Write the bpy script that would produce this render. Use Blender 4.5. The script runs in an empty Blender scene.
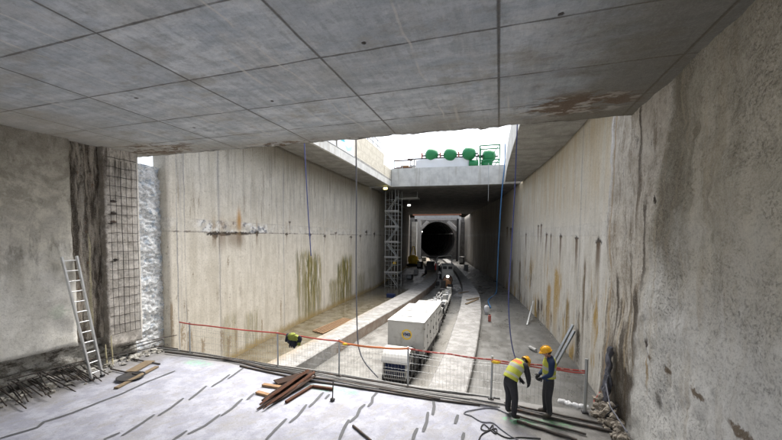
import bpy, bmesh, math, random
from mathutils import Vector, Matrix, noise as mn
random.seed(7)
rad = math.radians
SC = bpy.context.scene
COL = SC.collection

# ------------------------------------------------------------------ camera frame (survey of the site)
CAMP = Vector((0.0, 0.0, 4.5))
FPX, CX, CY = 338.0, 391.0, 254.0
YAW, PITCH, ROLL = math.atan(108 / 338.0), rad(-3.0), rad(0.55)
_f = Vector((-math.sin(YAW) * math.cos(PITCH), math.cos(YAW) * math.cos(PITCH), math.sin(PITCH)))
_r0 = Vector((math.cos(YAW), math.sin(YAW), 0))
_u0 = _r0.cross(_f)
CR = _r0 * math.cos(ROLL) + _u0 * math.sin(ROLL)
CU = _u0 * math.cos(ROLL) - _r0 * math.sin(ROLL)
CF = _f


def ray(px, py):
    return CR * ((px - CX) / FPX) + CU * ((CY - py) / FPX) + CF


def onZ(px, py, z):
    v = ray(px, py); return CAMP + v * ((z - CAMP.z) / v.z)


def onY(px, py, y):
    v = ray(px, py); return CAMP + v * (y / v.y)


def onX(px, py, x):
    v = ray(px, py); return CAMP + v * (x / v.x)


def on_path(px, py, path):
    """where a sight line meets a wall whose plan is the polyline path [(y, x), ...]"""
    v = ray(px, py)
    for (y0, x0), (y1, x1) in zip(path, path[1:]):
        dx, dy = x1 - x0, y1 - y0
        det = v.x * (-dy) - v.y * (-dx)
        if abs(det) < 1e-9: continue
        t = (x0 * (-dy) - y0 * (-dx)) / det
        s = (v.x * y0 - v.y * x0) / det
        if t > 0 and -0.001 <= s <= 1.001:
            return CAMP + v * t
    return CAMP + v * 30


def interp(path, y):
    """smooth x(y) along a plan polyline"""
    n = len(path)
    if y <= path[0][0]: return path[0][1]
    if y >= path[-1][0]: return path[-1][1]
    for i in range(n - 1):
        if path[i][0] <= y <= path[i + 1][0]:
            (y0, x0), (y1, x1) = path[i], path[i + 1]
            ya, xa = path[i - 1] if i > 0 else (2 * y0 - y1, 2 * x0 - x1)
            yb, xb = path[i + 2] if i + 2 < n else (2 * y1 - y0, 2 * x1 - x0)
            m0 = (x1 - xa) / (y1 - ya); m1 = (xb - x0) / (yb - y0)
            h = y1 - y0; t = (y - y0) / h
            return ((2 * t**3 - 3 * t**2 + 1) * x0 + (t**3 - 2 * t**2 + t) * h * m0
                    + (-2 * t**3 + 3 * t**2) * x1 + (t**3 - t**2) * h * m1)


# ------------------------------------------------------------------ levels and plan lines
FL = -2.0            # floor of the trench
SOF = 7.4            # underside of the slab overhead
TOP = 10.2           # underside of the far roof
LWALL = [(10.25, -12.78), (14, -13.15), (17, -13.5), (22, -13.9), (30, -14.3), (40, -14.7), (50, -15.8), (60, -17.2), (76, -20.0)]
RWALL = [(11.0, 4.1), (18, 3.95), (26, 3.45), (33, 2.6), (40, 1.7), (50, 0.25), (60, -1.7), (76, -5.3)]
TRACK = [(10, -4.1), (13.4, -4.15), (17.7, -4.2), (22, -4.35), (30.5, -4.85), (42.7, -6.1), (58, -8.7), (75, -12.6), (98, -18.0), (130, -25.6)]
KIN = [(10.2, -2.62), (13.4, -2.58), (17.7, -2.6), (22, -2.75), (30.5, -3.15), (42.7, -4.3), (58, -6.9), (75, -10.6), (92, -14.6)]
KOUT = [(10.2, -1.08), (13.3, -1.06), (18.25, -1.03), (27, -1.2), (33, -1.55), (38.6, -2.15), (54, -5.0), (75, -9.3), (92, -13.2)]
LKN = [(9.9, -8.55), (13, -8.5), (17, -8.36), (22.6, -8.05), (33, -7.6), (45, -8.0), (60, -10.6), (75, -14.4), (92, -18.4)]
LKF = [(9.9, -10.0), (13, -9.95), (18, -9.75), (25, -9.6), (37.6, -9.3), (46, -9.8), (60, -12.3), (75, -16.2), (92, -20.2)]


def tang(path, y):
    d = (interp(path, y + .3) - interp(path, y - .3)) / .6
    return math.atan2(-d, 1)        # rotation about z taking +Y to the track heading


# ------------------------------------------------------------------ shader helper
class S:
    def __init__(s, nt, sock): s.nt, s.k = nt, sock

    def _m(s, op, b=None, c=None):
        n = s.nt.nodes.new('ShaderNodeMath'); n.operation = op
        for i, v in enumerate((s, b, c)):
            if v is None: continue
            if isinstance(v, S): s.nt.links.new(v.k, n.inputs[i])
            else: n.inputs[i].default_value = v
        return S(s.nt, n.outputs[0])

    def __add__(s, o): return s._m('ADD', o)
    def __radd__(s, o): return s._m('ADD', o)
    def __sub__(s, o): return s._m('SUBTRACT', o)
    def __rsub__(s, o): return (s * -1.0) + o
    def __mul__(s, o): return s._m('MULTIPLY', o)
    def __rmul__(s, o): return s._m('MULTIPLY', o)
    def __truediv__(s, o): return s._m('DIVIDE', o)
    def pow(s, o): return s._m('POWER', o)
    def max(s, o): return s._m('MAXIMUM', o)
    def min(s, o): return s._m('MINIMUM', o)
    def abs(s): return s._m('ABSOLUTE')
    def frac(s): return s._m('FRACT')
    def inv(s): return s * -1.0 + 1.0
    def clamp(s): return s.max(0.0).min(1.0)


class Sh:
    """small expression builder round a node tree"""
    def __init__(s, name):
        s.mat = bpy.data.materials.new(name); s.mat.use_nodes = True
        s.nt = s.mat.node_tree
        s.bsdf = s.nt.nodes['Principled BSDF']
        s._pos = None

    def pos(s):
        if s._pos is None:
            g = s.nt.nodes.new('ShaderNodeNewGeometry')
            q = s.nt.nodes.new('ShaderNodeSeparateXYZ')
            s.nt.links.new(g.outputs['Position'], q.inputs[0])
            s._pos = [S(s.nt, q.outputs[i]) for i in range(3)]
            s.P = S(s.nt, g.outputs['Position'])
        return s._pos

    def obj(s):
        g = s.nt.nodes.new('ShaderNodeTexCoord'); q = s.nt.nodes.new('ShaderNodeSeparateXYZ')
        s.nt.links.new(g.outputs['Object'], q.inputs[0])
        s.P = S(s.nt, g.outputs['Object'])
        return [S(s.nt, q.outputs[i]) for i in range(3)]

    def vec(s, x, y, z):
        n = s.nt.nodes.new('ShaderNodeCombineXYZ')
        for i, v in enumerate((x, y, z)):
            if isinstance(v, S): s.nt.links.new(v.k, n.inputs[i])
            else: n.inputs[i].default_value = v
        return S(s.nt, n.outputs[0])

    def noise(s, v, scale=1.0, detail=4.0, rough=.55, dist=0.0):
        n = s.nt.nodes.new('ShaderNodeTexNoise')
        n.inputs['Scale'].default_value = scale; n.inputs['Detail'].default_value = detail
        n.inputs['Roughness'].default_value = rough; n.inputs['Distortion'].default_value = dist
        s.nt.links.new(v.k, n.inputs['Vector'])
        return S(s.nt, n.outputs['Fac'])

    def vor(s, v, scale=1.0, feature='F1'):
        n = s.nt.nodes.new('ShaderNodeTexVoronoi'); n.feature = feature
        n.inputs['Scale'].default_value = scale
        s.nt.links.new(v.k, n.inputs['Vector'])
        return S(s.nt, n.outputs['Distance'])

    def ss(s, a, b, x):
        """smooth step from 0 at a to 1 at b"""
        n = s.nt.nodes.new('ShaderNodeMapRange'); n.interpolation_type = 'SMOOTHSTEP'
        flip = a > b
        n.inputs['From Min'].default_value = min(a, b); n.inputs['From Max'].default_value = max(a, b)
        if flip:
            n.inputs['To Min'].default_value = 1; n.inputs['To Max'].default_value = 0
        s.nt.links.new(x.k, n.inputs['Value'])
        return S(s.nt, n.outputs['Result'])

    def mix(s, a, b, f):
        n = s.nt.nodes.new('ShaderNodeMix'); n.data_type = 'RGBA'
        for v, i in ((a, 6), (b, 7)):
            if isinstance(v, S): s.nt.links.new(v.k, n.inputs[i])
            else: n.inputs[i].default_value = (*v, 1)
        if isinstance(f, S): s.nt.links.new(f.k, n.inputs[0])
        else: n.inputs[0].default_value = f
        return S(s.nt, n.outputs[2])

    def spot(s, u, v, u0, v0, ru, rv, soft=.5):
        """1 inside an ellipse, fading to 0"""
        a = (u - u0) / ru; b = (v - v0) / rv
        return s.ss(1.0, 1.0 - soft, (a * a + b * b)._m('SQRT'))

    def drip(s, u, v, u0, v0, w, length, soft=.6):
        """a run of stain from height v0 downwards"""
        a = ((u - u0) / w).abs()
        t = (v * -1.0 + v0) / length
        return s.ss(1.0, 1.0 - soft, a) * s.ss(-.05, .05, t) * s.ss(1.0, .2, t)

    def done(s, base, rough=.85, bump=None, bstr=.4, bdist=.02, metal=0.0, spec=.35, grain=0.0):
        b = s.bsdf
        if isinstance(grain, S) or grain:        # grit: fine dark and light flecks of the concrete itself
            g = s.noise(s.P, 34, 4, .8); g2 = s.noise(s.P, 13, 5, .75)
            base = s.mix(base, (.05, .045, .04), (s.ss(.50, .66, g) * .65 + s.ss(.50, .64, g2) * .6) * grain)
            base = s.mix(base, (.72, .71, .68), s.ss(.50, .34, g) * grain * .45)
        for key, v in (('Base Color', base), ('Roughness', rough), ('Metallic', metal), ('Specular IOR Level', spec)):
            if isinstance(v, S): s.nt.links.new(v.k, b.inputs[key])
            elif key == 'Base Color': b.inputs[key].default_value = (*v, 1)
            else: b.inputs[key].default_value = v
        if bump is not None:
            n = s.nt.nodes.new('ShaderNodeBump')
            n.inputs['Strength'].default_value = bstr; n.inputs['Distance'].default_value = bdist
            s.nt.links.new(bump.k, n.inputs['Height'])
            s.nt.links.new(n.outputs[0], b.inputs['Normal'])
        return s.mat


def plain(name, c, rough=.6, metal=0.0, var=.25, scale=6.0, dirt=None, dirtamt=.5):
    """a painted or raw surface with uneven colour"""
    s = Sh(name); s.obj()
    n = s.noise(s.P, scale, 5, .6)
    base = s.mix(tuple(v * (1 - var) for v in c), tuple(min(1, v * (1 + var)) for v in c), n)
    if dirt:
        m = s.ss(.5, .72, s.noise(s.P, scale * .6, 6, .7)) * dirtamt
        base = s.mix(base, dirt, m)
    return s.done(base, (n * .25 + (rough - .12)), s.noise(s.P, scale * 8, 3), .15, .004, metal)


# ------------------------------------------------------------------ mesh helper
class MB:
    def __init__(s): s.v, s.f, s.m, s.sm = [], [], [], []

    def add(s, verts, faces, mi=0, smooth=False):
        o = len(s.v); s.v += [Vector(p) for p in verts]
        for f in faces:
            s.f.append([i + o for i in f]); s.m.append(mi); s.sm.append(smooth)
        return s

    def box(s, c, d, rz=0, mi=0, M=None):
        hx, hy, hz = d[0] / 2, d[1] / 2, d[2] / 2
        R = M if M is not None else Matrix.Rotation(rz, 3, 'Z')
        vs = [Vector(c) + R @ Vector((x * hx, y * hy, z * hz)) for x in (-1, 1) for y in (-1, 1) for z in (-1, 1)]
        return s.add(vs, [(0, 1, 3, 2), (4, 6, 7, 5), (0, 4, 5, 1), (2, 3, 7, 6), (0, 2, 6, 4), (1, 5, 7, 3)], mi)

    def bar(s, a, b, w, h=None, mi=0, up=(0, 0, 1)):
        """a rectangular bar from a to b"""
        a, b = Vector(a), Vector(b); h = h or w
        d = (b - a); L = d.length; d.normalize()
        u = Vector(up)
        if abs(d.dot(u)) > .98: u = Vector((1, 0, 0))
        x = d.cross(u).normalized(); z = x.cross(d)
        M = Matrix((x, d, z)).transposed()
        return s.box((a + b) / 2, (w, L, h), M=M, mi=mi)

    def tube(s, pts, r, n=8, mi=0, cap=True, smooth=True):
        pts = [Vector(p) for p in pts]; k = len(pts)
        rr = r if isinstance(r, (list, tuple)) else [r] * k
        vs, fs = [], []
        t0 = (pts[1] - pts[0]).normalized()
        u = Vector((0, 0, 1)) if abs(t0.z) < .9 else Vector((1, 0, 0))
        x = t0.cross(u).normalized()
        for i, p in enumerate(pts):
            t = (pts[min(i + 1, k - 1)] - pts[max(i - 1, 0)]).normalized()
            x = (x - t * x.dot(t)).normalized(); y = t.cross(x)
            for j in range(n):
                a = 2 * math.pi * j / n
                vs.append(p + (x * math.cos(a) + y * math.sin(a)) * rr[i])
        for i in range(k - 1):
            for j in range(n):
                fs.append((i * n + j, i * n + (j + 1) % n, (i + 1) * n + (j + 1) % n, (i + 1) * n + j))
        s.add(vs, fs, mi, smooth)
        if cap:
            s.add(vs[:n], [tuple(reversed(range(n)))], mi); s.add(vs[-n:], [tuple(range(n))], mi)
        return s

    def lathe(s, c, prof, axis='Z', n=20, mi=0, smooth=True):
        """prof [(radius, height)] turned about an axis through c"""
        vs, fs = [], []
        for r, h in prof:
            for j in range(n):
                a = 2 * math.pi * j / n; p = (r * math.cos(a), r * math.sin(a), h)
                if axis == 'X': p = (p[2], p[0], p[1])
                elif axis == 'Y': p = (p[0], p[2], p[1])
                vs.append(Vector(c) + Vector(p))
        for i in range(len(prof) - 1):
            for j in range(n):
                fs.append((i * n + j, i * n + (j + 1) % n, (i + 1) * n + (j + 1) % n, (i + 1) * n + j))
        return s.add(vs, fs, mi, smooth)

    def prism(s, poly, z0, z1, mi=0):
        n = len(poly)
        vs = [(x, y, z0) for x, y in poly] + [(x, y, z1) for x, y in poly]
        fs = [tuple(reversed(range(n))), tuple(range(n, 2 * n))] + [(i, (i + 1) % n, (i + 1) % n + n, i + n) for i in range(n)]
        return s.add(vs, fs, mi)

    def loft(s, rings, mis=None, cap=True, smooth=True):
        n = len(rings[0]); o = [p for r in rings for p in r]
        for i in range(len(rings) - 1):
            pass
        base = len(s.v); s.v += [Vector(p) for p in o]
        for i in range(len(rings) - 1):
            for j in range(n):
                s.f.append([base + i * n + j, base + i * n + (j + 1) % n, base + (i + 1) * n + (j + 1) % n, base + (i + 1) * n + j])
                s.m.append(mis[i] if mis else 0); s.sm.append(smooth)
        if cap:
            s.f.append([base + j for j in reversed(range(n))]); s.m.append(mis[0] if mis else 0); s.sm.append(False)
            s.f.append([base + (len(rings) - 1) * n + j for j in range(n)]); s.m.append(mis[-1] if mis else 0); s.sm.append(False)
        return s

    def lump(s, c, d, seed=0, rough=.35, sub=2, mi=0, smooth=False, freq=1.3):
        bm = bmesh.new(); bmesh.ops.create_icosphere(bm, subdivisions=sub, radius=1)
        vs = []
        for v in bm.verts:
            p = v.co.copy()
            k = 1 + rough * mn.fractal(p * freq + Vector((seed * 7.3, seed * 3.1, seed)), 1, 2, 3)
            vs.append(Vector(c) + Vector((p.x * d[0] * k, p.y * d[1] * k, p.z * d[2] * k)))
        fs = [tuple(v.index for v in f.verts) for f in bm.faces]
        bm.free()
        return s.add(vs, fs, mi, smooth)

    def build(s, name, mats, parent=None, loc=None, bevel=0.0):
        me = bpy.data.meshes.new(name)
        o0 = Vector((0, 0, 0))
        if loc is not None: o0 = Vector(loc)
        elif parent is not None and not (parent.get('_local') or (parent.parent is not None and parent.parent.get('_local'))):
            o0 = Vector(parent.location)
            if parent.parent is not None: o0 = o0 + Vector(parent.parent.location)
        me.from_pydata([tuple(p - o0) for p in s.v], [], s.f)
        for m in (mats if isinstance(mats, (list, tuple)) else [mats]): me.materials.append(m)
        for p, mi, sm in zip(me.polygons, s.m, s.sm): p.material_index = mi; p.use_smooth = sm
        me.validate(); me.update()
        o = bpy.data.objects.new(name, me); COL.objects.link(o)
        if parent is not None: o.parent = parent
        elif loc is not None: o.location = loc
        if bevel:
            b = o.modifiers.new('edge', 'BEVEL'); b.width = bevel; b.segments = 2; b.limit_method = 'ANGLE'; b.angle_limit = rad(40)
        return o


def tag(o, label=None, cat=None, group=None, kind=None):
    if label: o['label'] = label
    if cat: o['category'] = cat
    if group: o['group'] = group
    if kind: o['kind'] = kind
    return o


def thing(name, label, cat, loc=(0, 0, 0), rz=0.0, group=None, local=False):
    o = bpy.data.objects.new(name, None); COL.objects.link(o)
    o.empty_display_size = .2
    o.location = loc; o.rotation_euler = (0, 0, rz)
    if local: o['_local'] = 1
    return tag(o, label, cat, group)


def copy_tree(root, label=None, loc=None, rz=None):
    r = root.copy(); COL.objects.link(r)
    if label: r['label'] = label
    if loc is not None: r.location = loc
    if rz is not None: r.rotation_euler = (0, 0, rz)
    for ch in root.children:
        c = ch.copy(); COL.objects.link(c); c.parent = r
        for g in ch.children:
            d = g.copy(); COL.objects.link(d); d.parent = c
    return r


def fr(p, h=1.0, lac=2.0, octv=4):
    return mn.fractal(p, h, lac, octv)


# ------------------------------------------------------------------ materials of the setting
def m_near_shotcrete_right():
    s = Sh('weathered shotcrete'); x, u, v = s.pos()
    big = s.noise(s.P, .55, 5, .6); med = s.noise(s.P, 2.2, 6, .7); fine = s.noise(s.P, 14, 5, .7)
    run = s.noise(s.vec(u * 2.2, v * .28, 2.0), 1.0, 7, .7)
    wob = (med - .5) * 1.4 + (s.noise(s.vec(u * 3.0, v * .4, 0.0), 1.0, 5, .65) - .5) * .9
    b = u + (v - 5.0) * .2 + wob * .5
    rough_zone = s.ss(8.3, 7.8, b)
    # sprayed concrete: olive and dark above, washed grey below
    edge = v + (big - .5) * 4.0 + (run - .5) * 2.4 + (fine - .5) * .5
    lo = s.ss(5.0, 2.6, edge)
    up = s.mix((.44, .41, .33), (.60, .565, .47), s.ss(.36, .64, med * .5 + run * .5))
    up = s.mix(up, (.22, .195, .145), s.ss(.44, .60, s.noise(s.vec(u * 1.5 + (fine - .5) * .3, v * .25 + (med - .5) * .4, 2.0), 1.0, 8, .75)) * s.ss(4.6, 6.6, u + (big - .5) * 3.) * .9)
    up = s.mix(up, (.17, .15, .11), s.spot(u + (med - .5) * .9, v * 0.0, 7.45, 0.0, .75, 1.0, .9) * s.ss(2.5, 5.0, v + (run - .5) * 5.) * .75)
    up = s.mix(up, (.28, .255, .195), s.ss(.48, .64, med) * .4)
    up = s.mix(up, (.47, .46, .385), s.ss(.50, .66, s.noise(s.P, 1.3, 6, .65)) * .35)
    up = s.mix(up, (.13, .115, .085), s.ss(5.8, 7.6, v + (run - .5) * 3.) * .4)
    dn = s.mix((.63, .625, .585), (.74, .735, .695), s.ss(.38, .62, s.noise(s.P, 1.7, 7, .65)))
    dn = s.mix(dn, (.27, .27, .24), s.ss(.56, .70, s.noise(s.P, 2.4, 7, .75)) * .3)
    sc = s.mix(up, dn, lo)
    sp = s.ss(.53, .62, s.noise(s.P, 22, 5, .8)) * (s.spot(u, v + (med - .5) * 2., 7.5, 3.2, 1.2, 3.6, .8) + s.ss(.48, .6, s.noise(s.P, .8, 4, .6)) * .6).min(1.0)
    sc = s.mix(sc, (.10, .085, .065), sp * .5)
    sc = s.mix(sc, (.42, .36, .26), s.ss(.50, .60, s.noise(s.vec(u * 2.6 + (fine - .5) * .3, v * .3, 51.0), 1.0, 7, .72)) * s.ss(4.5, 6.5, u) * .4)
    # row of chipped brown pockets along a pour line
    for u0, w in ((7.86, .10), (7.2, .15), (6.2, .26), (5.1, .42), (4.4, .3)):
        sc = s.mix(sc, (.15, .105, .06), s.spot(u + (fine - .5) * .3, v + (med - .5) * .2 + (fine - .5) * .15, u0, 2.14, w, .085, .5) * .9)
    sc = s.mix(sc, (.10, .08, .06), s.spot(u + (fine - .5) * .3, v + (fine - .5) * .3, 7.5, 1.45, .16, .22, .6) * .6)
    # strip beside the slab end: grey, run with rust and soot
    st = s.noise(s.vec(u * 5.0 + (fine - .5) * .8, v * 1.0 + (fine - .5) * .6, 1.0), 1.0, 8, .8) * .7 + s.noise(s.P, 5., 6, .75) * .3
    st2 = s.noise(s.vec(u * 3.0 + (fine - .5) * .6, v * .5 + (fine - .5) * .5, 7.0), 1.0, 8, .8)
    pale = s.mix((.42, .38, .315), (.66, .63, .56), s.ss(.42, .58, st * .6 + med * .4))
    pale = s.mix(pale, (.17, .13, .085), s.ss(.52, .61, st2) * .7)
    pale = s.mix(pale, (.06, .05, .04), s.ss(.53, .60, st) * s.ss(.47, .58, med) * .75)
    pale = s.mix(pale, (.40, .27, .09), s.ss(.54, .62, s.noise(s.vec(u * 5.0, v * .25, 13.0), 1.0, 5, .65)) * s.ss(5.0, 1.5, v) * .55)
    pale = s.mix(pale, (.075, .06, .045), s.ss(2.6, .2, v + (st - .5) * 5.0 + (med - .5) * 3.) * .85)
    pale = s.mix(pale, (.09, .07, .045), s.ss(.50, .57, s.noise(s.vec(u * 3.4 + (fine - .5) * .5, v * .4 + (med - .5) * .6, 17.0), 1.0, 8, .78)) * s.ss(6.5, 2.5, v + (med - .5) * 4.) * .8)
    pale = s.mix(pale, (.36, .25, .13), s.spot(u + (fine - .5) * .1, v * 0.0, 10.72, 0.0, .07, 1.0, .7) * .6)
    pale = s.mix(pale, (.70, .70, .71), s.ss(10.80, 10.95, u + (med - .5) * .35) * s.ss(3.5, 6.5, v + (st - .5) * 3.) * .6)  # wall end whitened higher up: sky light on it put into the colour
    for u0, v0, w, L in ((8.45, 5.3, .10, 4.5), (8.75, 3.3, .2, 3.2), (9.5, 2.4, .16, 2.6), (8.3, 3.0, .16, 2.4), (10.1, 3.6, .10, 3.5), (8.9, 7.4, .10, 3.0), (8.1, 1.2, .3, 1.2), (9.0, 1.4, .5, 1.4)):
        pale = s.mix(pale, (.06, .045, .03), s.drip(u + (st - .5) * .3 + (fine - .5) * .15, v + (st - .5) * 1.2, u0, v0, w, L) * .85)
    col = s.mix(pale, sc, rough_zone)
    col = s.mix(col, (.045, .028, .02), s.spot(u + (fine - .5) * .3, v + (med - .5) * .5, 8.05, 2.32, .15, .28, .7))
    col = s.mix(col, (.36, .23, .06), s.drip(u + (fine - .5) * .2, v, 8.1, 2.1, .07, 1.0) * .8)
    col = s.mix(col, (.05, .04, .03), s.spot(u + (fine - .5) * .2, v + (fine - .5) * .3, 8.07, 5.28, .07, .12, .5))
    h = med * .5 + fine * .6 + sp * -.5
    return s.done(col, .92, h, .7, .035, 0, .2, s.ss(.4, .6, big) * .25 + .28)


def m_near_shotcrete_left():
    s = Sh('sprayed concrete left'); x, u, v = s.pos()
    big = s.noise(s.P, .5, 5, .6); med = s.noise(s.P, 2.0, 6, .65, .4); fine = s.noise(s.P, 12, 5, .7)
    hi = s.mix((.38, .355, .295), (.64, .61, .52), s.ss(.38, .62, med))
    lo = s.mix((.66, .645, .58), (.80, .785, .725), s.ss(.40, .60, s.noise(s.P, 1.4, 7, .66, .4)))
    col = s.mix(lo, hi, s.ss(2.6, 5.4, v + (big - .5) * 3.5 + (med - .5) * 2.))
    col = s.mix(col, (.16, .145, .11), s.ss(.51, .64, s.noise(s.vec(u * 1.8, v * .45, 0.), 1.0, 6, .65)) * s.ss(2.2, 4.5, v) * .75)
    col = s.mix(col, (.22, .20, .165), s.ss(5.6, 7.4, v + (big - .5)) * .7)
    col = s.mix(col, (.34, .48, .34), s.spot(u + (med - .5), v + (med - .5), 6.6, 2.1, .3, .3, .8) * .3)
    h = big * .6 + med * .6 + fine * .25
    return s.done(col, .93, h, .8, .05, 0, .2, .3)


def m_rubble():
    s = Sh('broken rough concrete'); x, u, v = s.pos()
    med = s.noise(s.P, 4, 7, .7); fine = s.noise(s.P, 20, 5, .7)
    col = s.mix((.20, .185, .155), (.52, .51, .47), s.ss(.38, .56, med))
    col = s.mix(col, (.07, .06, .045), s.ss(.54, .62, s.noise(s.vec(u * 2.2, v * 7.0, x), 1.0, 5)) * .8)
    return s.done(col, .95, med + fine * .5, 1.0, .06, 0, .2, .5)


def m_slot():
    s = Sh('water stained joint'); x, u, v = s.pos()
    n = s.noise(s.vec(u * 6.0, v * .6, 0.0), 1.0, 7, .75); m = s.noise(s.P, 5, 6, .7)
    col = s.mix((.075, .06, .043), (.42, .375, .31), s.ss(.42, .58, n))
    col = s.mix(col, (.40, .38, .33), s.spot(u + (n - .5) * .12, v * 0.0, 7.45, 0.0, .07, 1.0, .5) * s.ss(.4, .6, m) * .7)
    col = s.mix(col, (.47, .43, .28), s.spot(u + (n - .5) * .12, v * 0.0, 7.6, 0.0, .035, 1.0, .5) * s.ss(4.7, 4.2, v + (m - .5)) * .9)
    col = s.mix(col, (.20, .10, .045), s.ss(.58, .68, m) * .6)
    return s.done(col, .75, n + m * .4, .9, .05, 0, .3, .5)


def m_endpanel():
    s = Sh('pinkish pour with wet edge'); x, u, v = s.pos()
    n = s.noise(s.vec(u * 6.0, v * .5, 0.0), 1.0, 6, .7, .2); m = s.noise(s.P, 3, 6, .7)
    col = s.mix((.52, .485, .43), (.72, .68, .62), s.ss(.4, .6, m))
    col = s.mix(col, (.11, .09, .07), s.ss(.45, .60, n) * s.ss(5.2, 7.2, v) * .9)
    col = s.mix(col, (.66, .64, .60), s.ss(8.85, 9.0, u + (n - .5) * .2) * .7)
    col = s.mix(col, (.13, .11, .085), s.ss(8.05, 7.93, u + (m - .5) * .3) * .8)
    col = s.mix(col, (.12, .10, .08), s.ss(1.0, .2, v + (m - .5) * 1.6) * .8)
    return s.done(col, .85, m + n * .4, .6, .03, 0, .3, .5)


def m_rockface():
    s = Sh('netted pale rock'); x, u, v = s.pos()
    a = s.noise(s.vec(u * 13.0, v * 19.0, x * 9.0), 1.0, 6, .7, .6); m = s.noise(s.P, 3.0, 6, .7)
    col = s.mix((.42, .47, .50), (.88, .89, .89), s.ss(.40, .50, a))
    col = s.mix(col, (.30, .43, .58), s.ss(.52, .62, m) * .45)
    col = s.mix(col, (.09, .10, .11), s.ss(.58, .66, a) * .7)
    return s.done(col, .6, a, .8, .05)


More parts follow.
